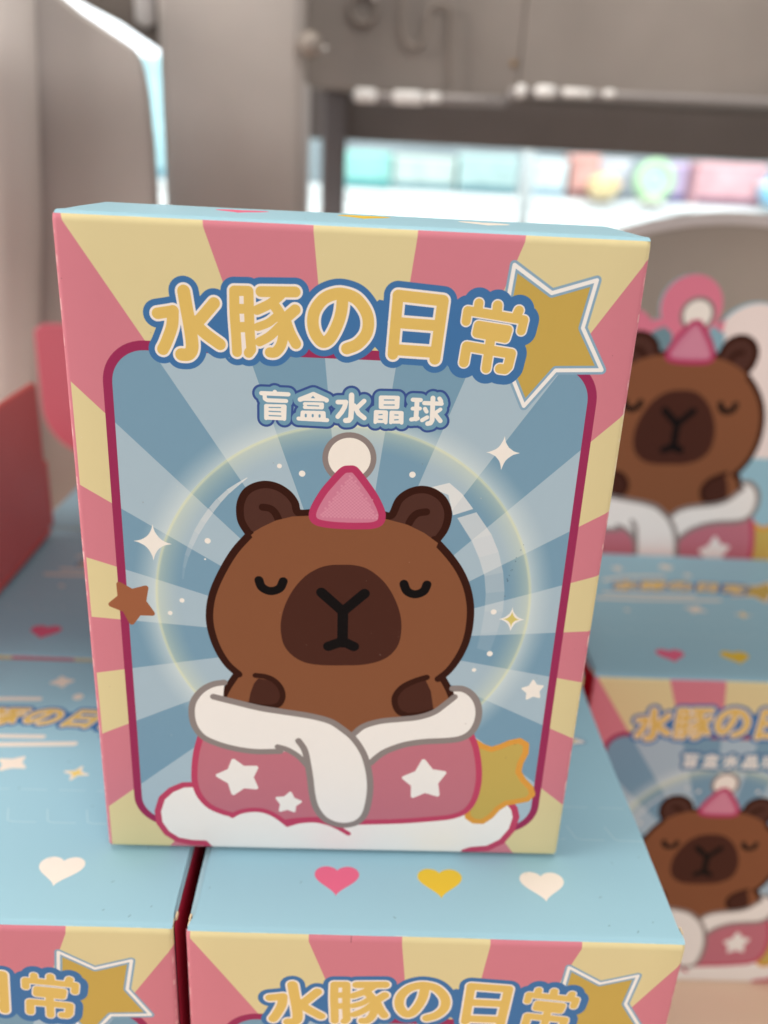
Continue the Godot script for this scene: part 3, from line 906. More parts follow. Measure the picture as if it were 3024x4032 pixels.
	p.stroke(Color(0.969,0.964,0.949), [773,444,774,482,773,508,768,515,759,516], 7.5, 0, 0)
	p.stroke(Color(0.969,0.964,0.949), [808,459,789,479], 6.5, 0, 0)
	p.stroke(Color(0.969,0.964,0.949), [781,473,786,481,794,495,810,507], 6.8, 0, 0)
	p.stroke(Color(0.969,0.964,0.949), [853,447,900,446,900,473,854,475,853,447], 5.4, 0, 0)
	p.stroke(Color(0.969,0.964,0.949), [841,488,870,488,870,518], 5.1, 0, 0)
	p.stroke(Color(0.969,0.964,0.949), [841,488,841,518], 5.1, 0, 0)
	p.stroke(Color(0.969,0.964,0.949), [884,488,913,488,914,517], 5.1, 0, 0)
	p.stroke(Color(0.969,0.964,0.949), [884,488,884,517], 5.1, 0, 0)
	p.stroke(Color(0.969,0.964,0.949), [941,450,963,450], 5.9, 0, 0)
	p.stroke(Color(0.969,0.964,0.949), [942,475,962,474], 5.6, 0, 0)
	p.stroke(Color(0.969,0.964,0.949), [940,506,958,502], 6.0, 0, 0)
	p.stroke(Color(0.969,0.964,0.949), [953,451,953,504], 6.8, 0, 0)
	p.stroke(Color(0.969,0.964,0.949), [976,474,981,482], 5.8, 0, 0)
	p.stroke(Color(0.969,0.964,0.949), [970,507,984,498], 5.8, 0, 0)
	p.stroke(Color(0.969,0.964,0.949), [973,458,1021,458], 6.0, 0, 0)
	p.stroke(Color(0.969,0.964,0.949), [996,443,997,473,998,506,994,514,986,516], 6.8, 0, 0)
	p.stroke(Color(0.969,0.964,0.949), [1014,444,1019,451], 6.1, 0, 0)
	p.stroke(Color(0.969,0.964,0.949), [1019,474,1005,485], 5.4, 0, 0)
	p.stroke(Color(0.969,0.964,0.949), [1002,485,1021,507], 6.4, 0, 0)
	p.fill(Color(0.453,0.637,0.751), [544,456,598,456,598,461,544,462], 0)
	p.stroke(Color(0.453,0.637,0.751), [548,488,580,487], 1.4, 0, 0)
	p.stroke(Color(0.453,0.637,0.751), [548,499,580,499], 1.4, 0, 0)
	p.stroke(Color(0.453,0.637,0.751), [548,511,581,511], 1.4, 0, 0)
	p.fill(Color(0.453,0.637,0.751), [662,457,668,450,674,457], 0)
	p.stroke(Color(0.453,0.637,0.751), [653,478,684,478], 1.6, 0, 0)
	p.stroke(Color(0.453,0.637,0.751), [538,476,597,475], 1.3, 0, 0)
	p.stroke(Color(0.453,0.637,0.751), [643,467,699,466], 1.3, 0, 0)
	p.stroke(Color(0.453,0.637,0.751), [641,490,702,490], 1.3, 0, 0)
	p.stroke(Color(0.453,0.637,0.751), [649,504,649,509], 2.9, 0, 0)
	p.stroke(Color(0.453,0.637,0.751), [668,504,668,508], 2.9, 0, 0)
	p.stroke(Color(0.453,0.637,0.751), [687,504,687,508], 2.9, 0, 0)
	p.stroke(Color(0.453,0.637,0.751), [863,454,890,453], 1.6, 0, 0)
	p.stroke(Color(0.453,0.637,0.751), [863,468,891,467], 1.6, 0, 0)
	p.stroke(Color(0.453,0.637,0.751), [850,496,859,495], 1.6, 0, 0)
	p.stroke(Color(0.453,0.637,0.751), [850,509,860,509], 1.6, 0, 0)
	p.stroke(Color(0.453,0.637,0.751), [894,495,903,495], 1.6, 0, 0)
	p.stroke(Color(0.453,0.637,0.751), [894,509,904,508], 1.6, 0, 0)
	p.stroke(Color(0.453,0.637,0.751), [849,481,906,480], 1.1, 0, 0)
	p.stroke(Color(0.453,0.637,0.751), [876,483,878,522], 1.3, 0, 0)
	p.fill(Color(0.453,0.637,0.751), [848,523,852,522,860,522,863,524], 0)
	p.fill(Color(0.453,0.637,0.751), [892,523,896,521,904,521,906,524], 0)

func heart(p, c: Color, x: float, y: float, w: float, h: float) -> void:
	var a := []
	for k in 60:
		var t := TAU * k / 60.0
		a.append(x + pow(sin(t), 3.0) * w)
		a.append(y - (13 * cos(t) - 5 * cos(2 * t) - 2 * cos(3 * t) - cos(4 * t) + 2.5) / 14.5 * h)
	p.fill(c, a)
	p.stroke(c, [x - w * 0.48, y - h * 0.42, x - w * 0.40, y - h * 0.42], h * 0.55)
	p.stroke(c, [x + w * 0.40, y - h * 0.42, x + w * 0.48, y - h * 0.42], h * 0.55)

func twinkle(p, c: Color, x: float, y: float, w: float, h: float, turn: float, k := 0.2) -> void:
	var a := []
	for i in 8:
		var v := Vector2.from_angle(turn + TAU * i / 8.0) * (1.0 if i % 2 == 0 else k * 1.6)
		a.append(x + v.x * w)
		a.append(y + v.y * h)
	p.fill(c, a, 0)
	p.stroke(c, a, w * 0.12, 0, 1)

func make_prints() -> void:
	var p := Pic.new(1536, 2048, Color.WHITE)
	art_background(p)
	art_panel(p)
	art_sparkles(p)
	art_cloud(p)
	art_capybara(p)
	art_blanket(p)
	art_title(p)
	art_subtitle(p)
	art_highlight_and_wear(p)
	front_tex = p.texture()
	# lid: 1024 pixels to a box width, the front edge at the bottom
	var q := Pic.new(1024, 1000, SKY_BLUE)
	var cream := INK_CREAM
	heart(q, INK_PINK, 300, 859, 49, 42)
	heart(q, INK_GOLD, 526, 859, 49, 42)
	heart(q, cream, 752, 859, 49, 42)
	# perforated tear strip: little raised white cuts
	var cut := SKY_BLUE.lerp(Color(0.86, 0.93, 0.95), 0.34)
	for k in 11:
		var x := 30.0 + k * 92.0
		q.stroke(cut, [x - 14, 664, x, 705, x + 12, 709, x + 66, 709], 1.5)
		q.stroke(cut, [x - 10, 593, x + 52, 593], 1.5)
	var streak := Color(0.93, 0.90, 0.86)
	q.stroke(streak, [215, 262, 330, 218, 480, 206], 8, 1)
	q.stroke(streak, [190, 376, 400, 380, 548, 377], 8, 1)
	q.stroke(streak, [150, 425, 420, 418, 640, 403], 9, 1)
	twinkle(q, streak, 515, 118, 32, 26, -0.3, 0.35)
	q.dot(streak, 584, 190, 15)
	twinkle(q, streak, 512, 494, 40, 30, 0.5, 0.3)
	twinkle(q, streak, 684, 526, 30, 26, 0.2)
	twinkle(q, Color(0.94, 0.83, 0.46), 684, 526, 17, 15, 0.2)
	twinkle(q, streak, 300, 150, 26, 22, 0.4, 0.3)
	q.dot(streak, 760, 250, 12)
	q.dot(streak, 240, 520, 10)
	var ax := Vector2(0.547, 0.0)
	var ay := Vector2(-0.19, 0.427)
	q.xf = Transform2D(ax, ay, Vector2(527, 306) - ax * 760.0 - ay * 285.0)
	q.rs = 0.49
	var star := []
	for k in 10:
		var v := Vector2.from_angle(-1.2 + TAU * k / 10.0) * (235.0 if k % 2 == 0 else 110.0)
		star.append(1330 + v.x)
		star.append(300 + v.y)
	q.stroke(INK_GREY, star, 24, 0, 1)
	q.fill(INK_STAR, star)
	q.stroke(cream, star, 9, 0, 1)
	art_letters(q)
	q.xf = Transform2D.IDENTITY
	q.rs = 1.0
	var rnd := RandomNumberGenerator.new()
	rnd.seed = 77
	for k in 60:                                          # dust and little scuffs
		var x := rnd.randf_range(10, 1010)
		var y := rnd.randf_range(10, 985)
		q.alpha = rnd.randf_range(0.15, 0.5)
		var a := rnd.randf_range(0, TAU)
		var l := rnd.randf_range(0.0, 9.0)
		q.stroke(Color(0.35, 0.45, 0.5) if k % 3 else Color(0.95, 0.97, 0.97), [x, y, x + cos(a) * l + 0.5, y + sin(a) * l], rnd.randf_range(0.6, 1.5))
	for k in 90:                                          # painted highlight and wear along the front fold
		var x := rnd.randf_range(0, 1024)
		q.alpha = rnd.randf_range(0.1, 0.5)
		q.stroke(Color(0.95, 0.97, 0.96), [x, 996, x + rnd.randf_range(2, 26), 996], rnd.randf_range(0.8, 2.6))
	q.alpha = 1.0
	lid_tex = q.texture()
	# plain side print: crimson above, slate blue below
	var r := Pic.new(256, 342, SIDE_RED)
	r.fill(SIDE_BLUE, [-5, 120, 60, 112, 130, 124, 200, 112, 261, 122, 261, 350, -5, 350], 0)
	side_tex = r.texture()

func header_print() -> ImageTexture:
	var p := Pic.new(1040, 1240, SKY_BLUE)                # 800 pixels to a box width; card from x 0.75 and up to y 1.15
	var c := func(x: float, y: float, r: float, ink: Color) -> void: p.dot(ink, (x - 0.75) * 800.0, (1.15 - y) * 800.0, r * 800.0)
	c.call(1.58, 0.60, 0.36, CARD_WHITE)
	c.call(1.53, 0.82, 0.16, CARD_WHITE)
	c.call(1.20, 0.55, 0.36, CARD_WHITE)
	p.fill(SKY_BLUE, [0, 630, 1040, 622, 1040, 1240, 0, 1240])
	c.call(1.00, 0.80, 0.155, CARD_PINK)
	p.fill(CARD_PINK, [300, 90, 520, 90, 520, 330, 220, 330])
	p.fill(SKY_BLUE.darkened(0.25), [300, 235, 360, 205, 372, 290, 330, 330])
	p.fill(SKY_BLUE.darkened(0.1), [480, 205, 530, 235, 520, 320, 470, 290])
	c.call(1.262, 0.958, 0.118, CARD_PINK)
	var k := 1.36 * 800.0 / 1536.0
	p.xf = Transform2D(Vector2(k, 0), Vector2(0, k), Vector2((1.283 - 0.75) * 800.0, (1.15 - 0.492) * 800.0) - Vector2(765, 1118) * k)
	p.rs = k
	art_cloud(p)
	art_capybara(p)
	art_blanket(p)
	return p.texture()

func _ready() -> void:
	# camera: a phone held close, looking down by 22 degrees
	var cam := Camera3D.new()
	cam.name = "camera"
	var lens := CameraAttributesPhysical.new()
	lens.frustum_focal_length = 20.223
	lens.exposure_aperture = 9.5
	lens.frustum_focus_distance = 1.545 * S
	lens.frustum_near = 0.01
	lens.frustum_far = 20.0
	cam.attributes = lens
	cam.fov = 61.37
	cam.near = 0.01
	cam.far = 20.0
	cam.transform = Transform3D(Basis(Vector3(0.99865, 0.04731, 0.02124), Vector3(-0.03591, 0.92631, -0.37506), Vector3(-0.03742, 0.37379, 0.92676)).orthonormalized(), Vector3(0.0108, 1.4276, 1.51486) * S)
	add_child(cam)
	cam.make_current()
	# the shop's even indoor light, its lamps and the added ones
	var we := WorldEnvironment.new()
	we.name = "shop_light"
	var e := Environment.new()
	e.background_mode = Environment.BG_COLOR
	e.background_color = lin(0.50, 0.465, 0.435)
	e.tonemap_mode = Environment.TONE_MAPPER_LINEAR
	e.tonemap_exposure = 1.0
	e.sdfgi_enabled = true
	e.ssao_enabled = true
	e.ssil_enabled = true
	we.environment = e
	add_child(we)
	lamp("unseen_ceiling_lamp", "long white ceiling lamp panel above the shelf, out of the photo", Vector3(-1, 20, -3.0), Vector3(0, 0, -0.2), Vector2(14, 5), 0.9, Color(1.0, 0.95, 0.88), 2.0)
	lamp("unseen_ceiling_lamp", "white ceiling lamp panel over the aisle at left, out of the photo", Vector3(-18, 8, 3.5), Vector3(0, 0.5, -0.5), Vector2(10, 5), 1.4, Color(1.0, 0.95, 0.9), 2.0)
	lamp("unseen_ceiling_lamp", "added white lamp panel in front, brightening the shelf post, out of the photo", Vector3(7, 13, 16), Vector3(0, 1.2, -3.0), Vector2(12, 4), 0.58, Color(1.0, 0.96, 0.92), 2.0)  # added unseen lamp, aimed to brighten the post
	lamp("added_display_lamp", "added cool white strip lamp that brightens the far display table, hidden by the beam", Vector3(2.0, 3.4, -9.0), Vector3(2.0, 0.9, -13.0), Vector2(18, 0.8), 0.47, Color(0.92, 0.98, 1.0), 2.0)  # added lamp behind the beam, there to overexpose the far display

	lamp("wall_light", "bluish white light panel on the far wall, seen in the gap at upper left", Vector3(-4.3, 3.75, -14.2), Vector3(-4.3, 3.75, 0.0), Vector2(2.6, 1.9), 0.03, Color(0.86, 0.91, 1.0), 0.82)
	tooth = NoiseTexture2D.new()
	tooth.width = 512
	tooth.height = 512
	tooth.seamless = true
	tooth.as_normal_map = true
	tooth.bump_strength = 3.0
	var tn := FastNoiseLite.new()
	tn.seed = 5
	tn.frequency = 0.06
	tooth.noise = tn
	make_prints()

	setting()
	boxes()
	backdrop()
	far_display()

func setting() -> void:
	var st := begin()
	box(st, Vector3(-7, -1.6, -5.4), Vector3(7, -1.394, 2.4), 0.03)
	var o := obj("shelf_board", st, mottled(lin(0.86, 0.65, 0.49), 0.55, 0.05))
	o.set_meta("kind", "structure")
	tag(o, "warm beige shelf board that the blind boxes stand on", "shelf")
	st = begin()
	quad(st, Vector3(-24, 12, -15), Vector3(26, 12, -15), Vector3(26, -6, -15), Vector3(-24, -6, -15))
	o = obj("wall", st, mottled(lin(0.34, 0.40, 0.43), 0.8, 0.1))
	o.set_meta("kind", "structure")
	tag(o, "pale far wall of the shop, blurred", "wall")
	st = begin()
	quad(st, Vector3(-24, -6, -15), Vector3(26, -6, -15), Vector3(26, -6, 12), Vector3(-24, -6, 12))
	o = obj("floor", st, mottled(lin(0.42, 0.40, 0.38), 0.6, 0.08))
	o.set_meta("kind", "structure")
	tag(o, "grey shop floor below the shelf", "floor")

func boxes() -> void:
	var tray := begin()
	box(tray, Vector3(-2.5, -1.392, -3.2), Vector3(0.70, -1.337, 0.20), 0.01)
	tag(obj("display_tray", tray, plain(lin(0.45, 0.30, 0.22), 0.7)), "low flat tray under the left and middle rows of blind boxes", "tray")
	var turn := -0.673
	var along := Vector2(cos(deg_to_rad(turn)), -sin(deg_to_rad(turn)))   # x, z of the row direction
	var back := Vector2(-sin(deg_to_rad(turn)), -cos(deg_to_rad(turn)))
	var origin := Vector2(-0.290, 0.231)
	var spot := func(x: float, d: float) -> Vector2: return origin + along * (x + 0.5) + back * d
	var a: Node3D = carton("blind_box", "upright blind box with the sleeping capybara, standing on top of the others", 1.3329, 0.0, 0.055, 11)
	put(a, 0.0, 0.021, 0.009, 0.0)
	a.scale = Vector3(0.993, 0.994, 1.0)
	var b: Node3D = carton("blind_box", "blind box right under the upright one, with three hearts on its lid", 1.3329, 0.017, 0.004, 23)
	var q: Vector2 = spot.call(0.0, 0.0)
	put(b, q.x + 0.004, q.y, -1.335, turn)
	b.scale.x = 1.008
	var c: Node3D = carton("blind_box", "blind box at right whose blurred front shows the capybara lower down", 1.3329, 0.0, 0.004, 37)
	put(c, 0.806 + 0.5 * along.x, -0.834 + 0.5 * along.y, -1.3925, turn)
	for w in [
		[-1.030, 0.003, "blind box at bottom left, its lid showing a white heart and yellow title", 0.25],
		[-0.965, 0.986, "blind box behind the bottom left one, with a pink heart at its front edge", -0.4],
		[-0.99, 1.965, "rearmost blind box of the left row, its blue lid in shadow by the pink card", 0.3],
		[-1.99, 0.99, "blind box under the red card wall at the left edge", 0.0],
		[0.02, 0.988, "blind box hidden behind the upright one, between the left and right rows", 0.2],
	]:
		var k := copy_of(b, w[2])
		q = spot.call(w[0], w[1])
		put(k, q.x, q.y, -1.335, turn + w[3])

func backdrop() -> void:
	var st: SurfaceTool
	# red card wall at the left edge
	var t := thing("red_card_wall", "crimson card wall at the left edge, standing on the blind boxes", "card", Vector3(-1.19, 0.0, -1.1))
	var red := mottled(lin(0.76, 0.12, 0.12), 0.5, 0.10)
	st = begin()
	box(st, Vector3(-0.015, 0.03, -0.56), Vector3(0.015, 0.615, 0.75), 0.008)
	obj("side_wall", st, red, t)
	st = begin()
	box(st, Vector3(-0.55, 0.006, -0.56), Vector3(0.013, 0.028, 0.75), 0.006)
	obj("base_panel", st, red, t)
	st = begin()
	box(st, Vector3(-0.55, 0.03, -0.60), Vector3(0.013, 0.30, -0.562), 0.008)
	obj("back_wall", st, red, t)
	# pink card with a rounded lower corner
	t = thing("pink_display_card", "pink display card with a rounded lower corner behind the red card wall", "card", Vector3(-1.0, 0.0, -2.6))
	var q := PackedVector2Array()
	for k in 13:
		var a := PI + PI / 2 * k / 12.0
		q.append(Vector2(-0.515 + 0.24, 0.26) + Vector2(cos(a) * 0.24, sin(a) * 0.25))
	for v in [Vector2(0.5, 0.01), Vector2(0.5, 0.64), Vector2(0.47, 0.665), Vector2(-0.485, 0.650), Vector2(-0.515, 0.62)]:
		q.append(v)
	st = begin()
	prism(st, q, 0.0, -0.06, Rect2(0, 0, 1, 1), 0.008)
	obj("card_panel", st, mottled(lin(0.66, 0.14, 0.20), 0.5, 0.06), t)
	st = begin()
	box(st, Vector3(-0.2, 0.006, -0.35), Vector3(0.3, 0.05, -0.062), 0.01)
	obj("foot", st, plain(lin(0.6, 0.13, 0.18), 0.6), t)
	# die-cut header card with the big capybara
	t = thing("header_card", "die-cut header card with a large blurred capybara in a pink hat, at right", "card", Vector3(1.318, -1.350, -1.86))
	t.scale = Vector3.ONE * 1.0275
	var outline: PackedVector2Array = PackedVector2Array([Vector2(-0.46, -0.038), Vector2(0.66, -0.038), Vector2(0.66, 1.75), Vector2(-0.46, 1.75)])
	for w in [[1.58, 0.60, 0.36], [1.20, 0.55, 0.36], [1.27, 0.62, 0.30], [1.00, 0.80, 0.155], [1.53, 0.82, 0.165], [1.262, 0.85, 0.10], [1.262, 0.958, 0.118]]:
		var ring := PackedVector2Array()
		for k in 48:
			ring.append(Vector2(w[0] - 1.28, w[1] + 1.302) + Vector2.from_angle(TAU * k / 48.0) * w[2])
		var both := Geometry2D.merge_polygons(outline, ring)
		var most := 0.0
		for piece in both:
			var span := 0.0
			for v in piece:
				span = maxf(span, v.distance_to(piece[0]))
			if span > most:
				most = span
				outline = piece
	st = begin()
	prism(st, outline, 0.0, -0.02, Rect2(0.75 - 1.28, -0.4 + 1.302, 1.30, 1.55))
	obj("printed_panel", st, printed(header_print(), 0.5), t)
	st = begin()
	box(st, Vector3(-0.1, -0.038, -0.5), Vector3(0.35, 1.6, -0.022), 0.01)
	obj("support_strut", st, plain(lin(0.45, 0.42, 0.38), 0.7), t)
	# taller grey card behind it, white rimmed, with an arched top
	t = thing("arched_card", "tall grey-brown card with a white arched rim behind the capybara header", "card", Vector3(1.75, -1.332, -2.6))
	for w in [["rim", 0.055, 0.0, lin(0.80, 0.74, 0.74)], ["card_panel", 0.0, 0.014, lin(0.46, 0.395, 0.35)]]:
		q = PackedVector2Array()
		var g: float = w[1]
		for k in 25:
			var x := lerpf(-0.80 - g, 0.80 + g, k / 24.0)
			var y := 2.578 + g - x * x / 3.1 - pow(absf(x) / (0.80 + g), 14.0) * 0.16
			q.append(Vector2(x, y))
		q.append(Vector2(0.80 + g, -0.06))
		q.append(Vector2(-0.80 - g, -0.06))
		st = begin()
		prism(st, q, w[2], -0.03 + w[2], Rect2(0, 0, 1, 1), 0.006)
		var cm := mottled(w[3], 0.6, 0.06)
		if w[0] == "rim":
			cm = plain(lin(0.92, 0.88, 0.88), 0.4)
			cm.backlight_enabled = true
			cm.backlight = lin(0.9, 0.86, 0.88)
		obj(w[0], st, cm, t)

	# left upright side panel of the shelf unit
	t = thing("side_panel", "beige upright end panel at left with a cut-off upper corner", "shelf panel", Vector3(-2.3, -1.394, -4.2))
	q = PackedVector2Array()
	for v in [Vector2(-4.6, -1.302), Vector2(-1.285, -1.302), Vector2(-1.283, 1.06), Vector2(-1.284, 1.30), Vector2(-1.288, 1.50), Vector2(-1.297, 1.63), Vector2(-1.306, 1.752), Vector2(-1.314, 1.82), Vector2(-1.325, 1.886), Vector2(-1.338, 1.93), Vector2(-1.356, 1.966), Vector2(-1.378, 1.993), Vector2(-1.406, 2.015), Vector2(-1.673, 2.167), Vector2(-1.734, 2.21), Vector2(-2.3, 2.62), Vector2(-4.6, 2.62)]:
		q.append(v - Vector2(-2.3, -1.394))
	st = begin()
	prism(st, q, 0.0, -0.16, Rect2(0, 0, 1, 1), 0.02)
	obj("panel", st, mottled(lin(0.60, 0.58, 0.575), 0.5, 0.13, 1.6), t)
	st = begin()
	tube(st, [Vector3(-0.16, 0.0, 0.10), Vector3(0.0, 1.4, 0.10), Vector3(0.12, 2.4, 0.10), Vector3(0.22, 3.9, 0.10)], 0.22, 24)
	obj("edge_tube", st, mottled(lin(0.72, 0.69, 0.685), 0.5, 0.05), t)
	# wide post
	t = thing("shelf_post", "wide grey-brown metal post behind the upright box", "post", Vector3(-0.84, -1.394, -4.6))
	st = begin()
	box(st, Vector3(-0.465, 0.0, -0.4), Vector3(0.44, 5.6, 0.0), 0.05)
	obj("column", st, mottled(lin(0.575, 0.545, 0.53), 0.42, 0.14, 1.6), t)
	st = begin()
	box(st, Vector3(0.43, 0.0, -0.32), Vector3(0.475, 3.28, -0.06), 0.02)
	obj("edge_strip", st, plain(lin(0.55, 0.55, 0.56), 0.35), t)
	# slanted bracket, upper left; the white tube paints in a highlight
	t = thing("slanted_bracket", "dark slanted bracket above the bright gap at upper left", "bracket", Vector3(-1.7, 2.0, -4.8))
	q = PackedVector2Array([Vector2(-0.50, 0.45), Vector2(-0.146, 0.296), Vector2(0.117, 0.182), Vector2(0.347, 0.049), Vector2(0.39, 0.049), Vector2(0.39, 1.4), Vector2(-0.9, 1.4), Vector2(-0.9, 0.62)])
	st = begin()
	prism(st, q, 0.0, -0.12, Rect2(0, 0, 1, 1), 0.015)
	obj("plate", st, mottled(lin(0.17, 0.145, 0.13), 0.5, 0.06), t)
	st = begin()
	tube(st, [Vector3(0.295, 0.19, 0.05), Vector3(0.30, 0.6, 0.05), Vector3(0.30, 1.4, 0.05)], 0.065, 16)
	obj("highlight_tube", st, plain(lin(0.75, 0.75, 0.76), 0.3), t)
	# overhead shelf front: two panels, price rail, hooks
	t = thing("overhead_shelf", "grey-brown front of the overhead shelf with a clear price rail", "shelf", Vector3(1.0, 1.86, -5.0))
	var facia := mottled(lin(0.325, 0.292, 0.272), 0.36, 0.16, 1.8)
	st = begin()
	box(st, Vector3(-1.55, 0.02, -0.1), Vector3(0.040, 2.2, 0.0), 0.012)
	obj("front_board", st, facia, t)
	st = begin()
	box(st, Vector3(0.046, 0.075, -0.1), Vector3(4.6, 2.2, 0.0), 0.012)
	obj("front_board", st, facia, t)
	st = begin()
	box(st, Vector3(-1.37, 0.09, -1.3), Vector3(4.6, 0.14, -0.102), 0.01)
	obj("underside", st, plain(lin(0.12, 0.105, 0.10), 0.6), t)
	st = begin()
	box(st, Vector3(-5.2, 0.52, 2.1), Vector3(4.8, 0.60, 4.15), 0.015)
	obj("shelf_board", st, mottled(lin(0.34, 0.28, 0.24), 0.5, 0.05), t)  # added board above the view, shading the rear lids
	st = begin()
	box(st, Vector3(-0.02, 0.03, -0.16), Vector3(0.11, 2.2, -0.102), 0.01)
	obj("seam_plate", st, plain(lin(0.3, 0.26, 0.24), 0.6), t)
	st = begin()
	tube(st, [Vector3(-0.005, 0.235, -0.005), Vector3(-0.005, 0.235, 0.012)], 0.022, 12)
	obj("screw", st, plain(lin(0.30, 0.20, 0.10), 0.4, 0.5), t)
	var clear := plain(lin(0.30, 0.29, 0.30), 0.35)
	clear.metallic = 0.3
	var white := plain(lin(0.92, 0.95, 0.98), 0.12)  # glossy white pieces paint in the glints along the rail
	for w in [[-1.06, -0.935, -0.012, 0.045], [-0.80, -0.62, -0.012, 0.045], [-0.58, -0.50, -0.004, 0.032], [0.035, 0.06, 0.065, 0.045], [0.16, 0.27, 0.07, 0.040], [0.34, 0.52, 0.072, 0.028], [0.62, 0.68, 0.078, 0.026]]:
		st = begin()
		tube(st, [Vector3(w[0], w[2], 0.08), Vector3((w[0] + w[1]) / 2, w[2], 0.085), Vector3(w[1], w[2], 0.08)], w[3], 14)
		obj("rail_glint", st, white, t)
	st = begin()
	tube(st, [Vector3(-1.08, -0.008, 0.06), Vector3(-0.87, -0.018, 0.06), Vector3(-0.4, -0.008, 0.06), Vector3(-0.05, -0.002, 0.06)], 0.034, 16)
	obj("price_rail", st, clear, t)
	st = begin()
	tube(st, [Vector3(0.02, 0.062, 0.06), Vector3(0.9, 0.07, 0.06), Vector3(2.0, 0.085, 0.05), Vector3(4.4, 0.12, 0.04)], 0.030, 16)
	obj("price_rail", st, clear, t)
	st = begin()
	box(st, Vector3(-0.04, 0.005, 0.02), Vector3(0.03, 0.085, 0.10), 0.02)
	obj("rail_clip", st, clear, t)
	# wire hook, ring and knob hanging on the overhead shelf
	t = thing("wire_hook", "grey S-shaped wire hook hanging at the top of the photo", "hook", Vector3(0.4, 1.93, -4.93))
	st = begin()
	tube(st, curve([Vector3(-0.18, 1.0, 0), Vector3(-0.178, 0.5, 0), Vector3(-0.169, 0.311, 0), Vector3(-0.14, 0.248, 0), Vector3(-0.089, 0.224, 0), Vector3(-0.035, 0.25, 0.0), Vector3(-0.012, 0.319, 0), Vector3(0.0, 0.416, 0), Vector3(0.022, 0.462, 0), Vector3(0.075, 0.482, 0), Vector3(0.126, 0.466, 0), Vector3(0.148, 0.424, 0), Vector3(0.158, 0.25, 0), Vector3(0.170, 0.012, 0)]), 0.015, 12)
	obj("wire", st, plain(lin(0.23, 0.205, 0.19), 0.4, 0.1), t)
	t = thing("wire_ring", "small dark wire ring cut off by the top edge of the photo", "ring", Vector3(-0.03, 2.36, -4.95))
	var path := []
	for k in 33:
		path.append(Vector3(cos(TAU * k / 32.0) * 0.085, sin(TAU * k / 32.0) * 0.085, 0))
	st = begin()
	tube(st, path, 0.02, 10)
	obj("wire", st, plain(lin(0.23, 0.205, 0.19), 0.4, 0.1), t)
	st = begin()
	tube(st, [Vector3(0.06, 0.06, 0.03), Vector3(0.075, 0.075, 0.03)], 0.02, 10)
	obj("clip", st, plain(lin(0.7, 0.7, 0.7), 0.2), t)
	t = thing("round_knob", "round grey knob where the post meets the overhead shelf", "knob", Vector3(-0.35, 2.09, -4.58))
	st = begin()
	tube(st, [Vector3(0, 0, 0.0), Vector3(0, 0, 0.05)], 0.075, 20)
	obj("cap", st, plain(lin(0.30, 0.27, 0.25), 0.4), t)
	st = begin()
	tube(st, [Vector3(0.06, -0.02, 0.02), Vector3(0.10, -0.02, 0.02)], 0.022, 10)
	obj("screw", st, plain(lin(0.5, 0.5, 0.5), 0.25, 0.5), t)
	# dark beam and post of the next shelf unit
	t = thing("dark_shelf_frame", "dark grey beam and leg of the next shelf unit, in shade", "shelf frame", Vector3(1.5, -6.0, -6.3))
	var dark := mottled(lin(0.21, 0.195, 0.20), 0.6, 0.06)
	st = begin()
	for k in 1:
		box(st, Vector3(-2.3, 7.60, -0.4), Vector3(5.0, 8.30, -0.1), 0.02)
	obj("beam", st, dark, t)
	st = begin()
	box(st, Vector3(-1.845, 0.0, -0.09), Vector3(-1.645, 8.1, 0.1), 0.02)
	obj("leg", st, plain(lin(0.19, 0.18, 0.195), 0.5), t)

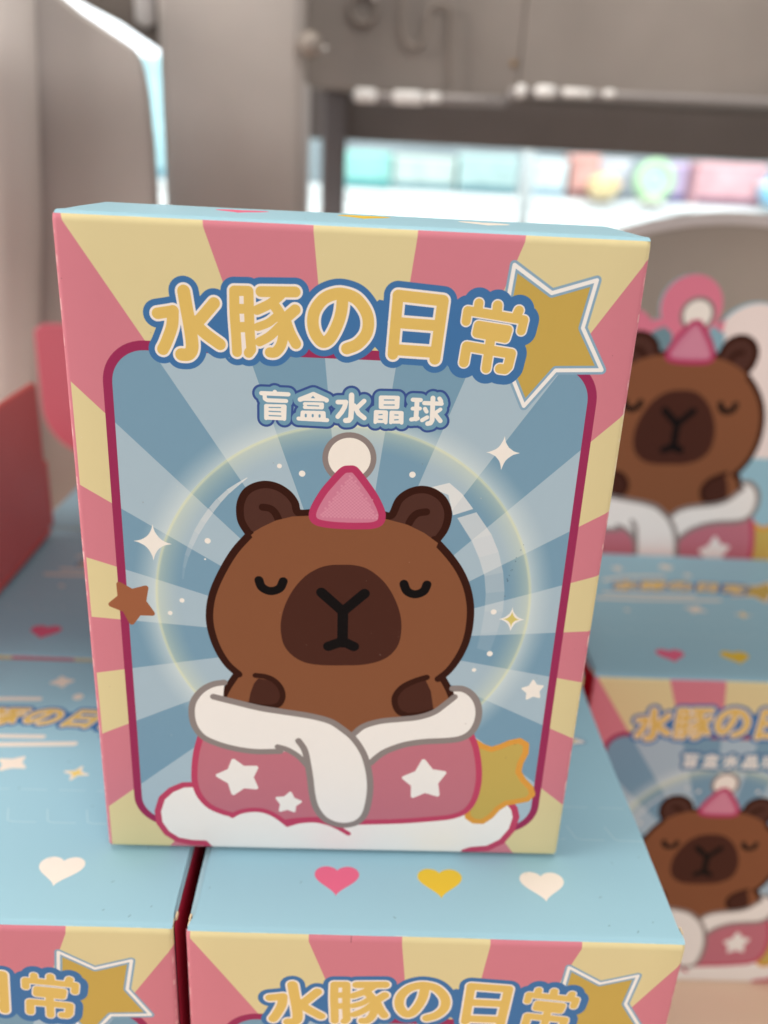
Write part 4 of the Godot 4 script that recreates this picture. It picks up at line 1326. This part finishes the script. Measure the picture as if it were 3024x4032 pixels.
func far_display() -> void:
	var st := begin()
	var t := thing("display_table", "white display table along the far wall, brightly lit", "table", Vector3(1.5, -6.0, -13.2))
	var white := mottled(lin(0.82, 0.86, 0.86), 0.5, 0.04)
	box(st, Vector3(-9.0, 6.95, -1.2), Vector3(9.5, 7.06, 0.6), 0.02)
	obj("table_top", st, white, t)
	st = begin()
	box(st, Vector3(-8.9, 0.006, -1.1), Vector3(9.4, 6.948, 0.55), 0.02)
	obj("front_board", st, white, t)
	# cartons along the table: x from, x to, height, z, colour, label
	var g := "cartons on the far display table"
	for w in [
		[-3.75, -2.75, 1.66, -12.9, lin(0.20, 0.62, 0.70), "tall cyan carton seen in the gap at upper left"],
		[-0.35, 0.42, 0.52, -12.9, lin(0.08, 0.52, 0.40), "bright aqua carton at the left end of the far table"],
		[0.46, 1.42, 0.50, -13.0, lin(0.34, 0.48, 0.40), "sage green carton beside the bright aqua one"],
		[1.46, 2.36, 0.56, -12.9, lin(0.20, 0.40, 0.36), "grey-teal carton next to the thin pale pole"],
		[2.62, 3.14, 0.54, -13.0, lin(0.55, 0.68, 0.68), "pale carton with a blue band right of the pole"],
		[3.22, 3.66, 0.64, -13.1, lin(0.62, 0.12, 0.07), "red carton behind the yellow ball"],
		[3.70, 4.20, 0.60, -13.3, lin(0.50, 0.46, 0.52), "grey-lilac carton between the red one and the green ring"],
		[4.75, 5.10, 0.60, -13.2, lin(0.45, 0.25, 0.55), "small purple carton beside the pink one"],
		[5.12, 6.20, 0.62, -12.9, lin(0.66, 0.16, 0.18), "wide pinkish red carton at the right of the far table"],
	]:
		t = thing("toy_carton", w[5], "carton", Vector3((w[0] + w[1]) / 2, 1.062, w[3]), g)
		var half: float = (w[1] - w[0]) / 2
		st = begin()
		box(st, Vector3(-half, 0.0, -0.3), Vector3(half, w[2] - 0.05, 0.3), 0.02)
		obj("body", st, mottled(w[4].lerp(Color(0.85, 0.88, 0.9), 0.46), 0.5, 0.14, 9.0), t)  # body colour washed pale to paint in haze
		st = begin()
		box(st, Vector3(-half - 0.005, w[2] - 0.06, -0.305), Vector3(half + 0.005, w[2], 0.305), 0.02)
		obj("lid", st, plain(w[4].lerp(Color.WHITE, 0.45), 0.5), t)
		st = begin()
		box(st, Vector3(-half * 0.96, 0.02, 0.3), Vector3(half * 0.96, 0.13, 0.312), 0.004)
		obj("label_band", st, plain(w[4].darkened(0.25).lerp(Color(0.25, 0.45, 0.6), 0.35), 0.5), t)
	t = thing("thin_pole", "thin pale pole between the teal cartons and the coloured toys", "pole", Vector3(2.22, -6.0, -11.0))
	st = begin()
	tube(st, [Vector3(0, 0.06, 0), Vector3(0, 4, 0), Vector3(0.0, 9.5, 0)], 0.085, 14)
	obj("tube", st, plain(lin(0.27, 0.29, 0.29), 0.5), t)
	st = begin()
	tube(st, [Vector3(0, 0.01, 0), Vector3(0, 0.06, 0)], 0.3, 20)
	obj("foot", st, plain(lin(0.4, 0.4, 0.4), 0.5), t)
	for w in [["yellow_ball", 3.68, 0.20, lin(0.78, 0.64, 0.36), lin(0.75, 0.42, 0.22), "yellow and orange toy ball in front of the red carton"], ["blue_ball", 6.42, 0.27, lin(0.28, 0.62, 0.85), lin(0.8, 0.85, 0.88), "light blue toy ball at the right edge of the far table"]]:
		t = thing(w[0], w[5], "ball", Vector3(w[1], 1.062, -12.5))
		var sp := SphereMesh.new()
		sp.radius = w[2] * S
		sp.height = w[2] * 2 * S
		st = begin()
		st.append_from(sp, 0, Transform3D(Basis.from_scale(Vector3(1.25, 1.0, 1.0)), Vector3(0, w[2], 0) * S))
		obj("shell", st, plain(w[3], 0.35), t)
		st = begin()
		var band := []
		for k in 33:
			band.append(Vector3(cos(TAU * k / 32.0) * w[2] * 1.24, w[2] * 1.25, sin(TAU * k / 32.0) * w[2]))
		tube(st, band, w[2] * 0.14, 8)
		obj("band", st, plain(w[4], 0.4), t)
	t = thing("green_toy_ring", "green ring toy with an aqua middle on the far table", "toy", Vector3(4.47, 1.062, -12.6))
	path_ring(t)

func path_ring(t: Node3D) -> void:
	var st := begin()
	var path := []
	for k in 41:
		path.append(Vector3(cos(TAU * k / 40.0) * 0.22, 0.32 + sin(TAU * k / 40.0) * 0.22, 0))
	tube(st, path, 0.1, 14)
	obj("ring", st, plain(lin(0.42, 0.66, 0.38), 0.5), t)
	st = begin()
	var sp := SphereMesh.new()
	sp.radius = 0.15 * S
	sp.height = 0.3 * S
	st.append_from(sp, 0, Transform3D(Basis.from_scale(Vector3(1, 1, 0.6)), Vector3(0, 0.32, 0) * S))
	obj("middle", st, plain(lin(0.42, 0.72, 0.70), 0.5), t)
	st = begin()
	box(st, Vector3(-0.16, 0.0, -0.12), Vector3(0.16, 0.06, 0.12), 0.01)
	obj("foot", st, plain(lin(0.6, 0.62, 0.5), 0.5), t)
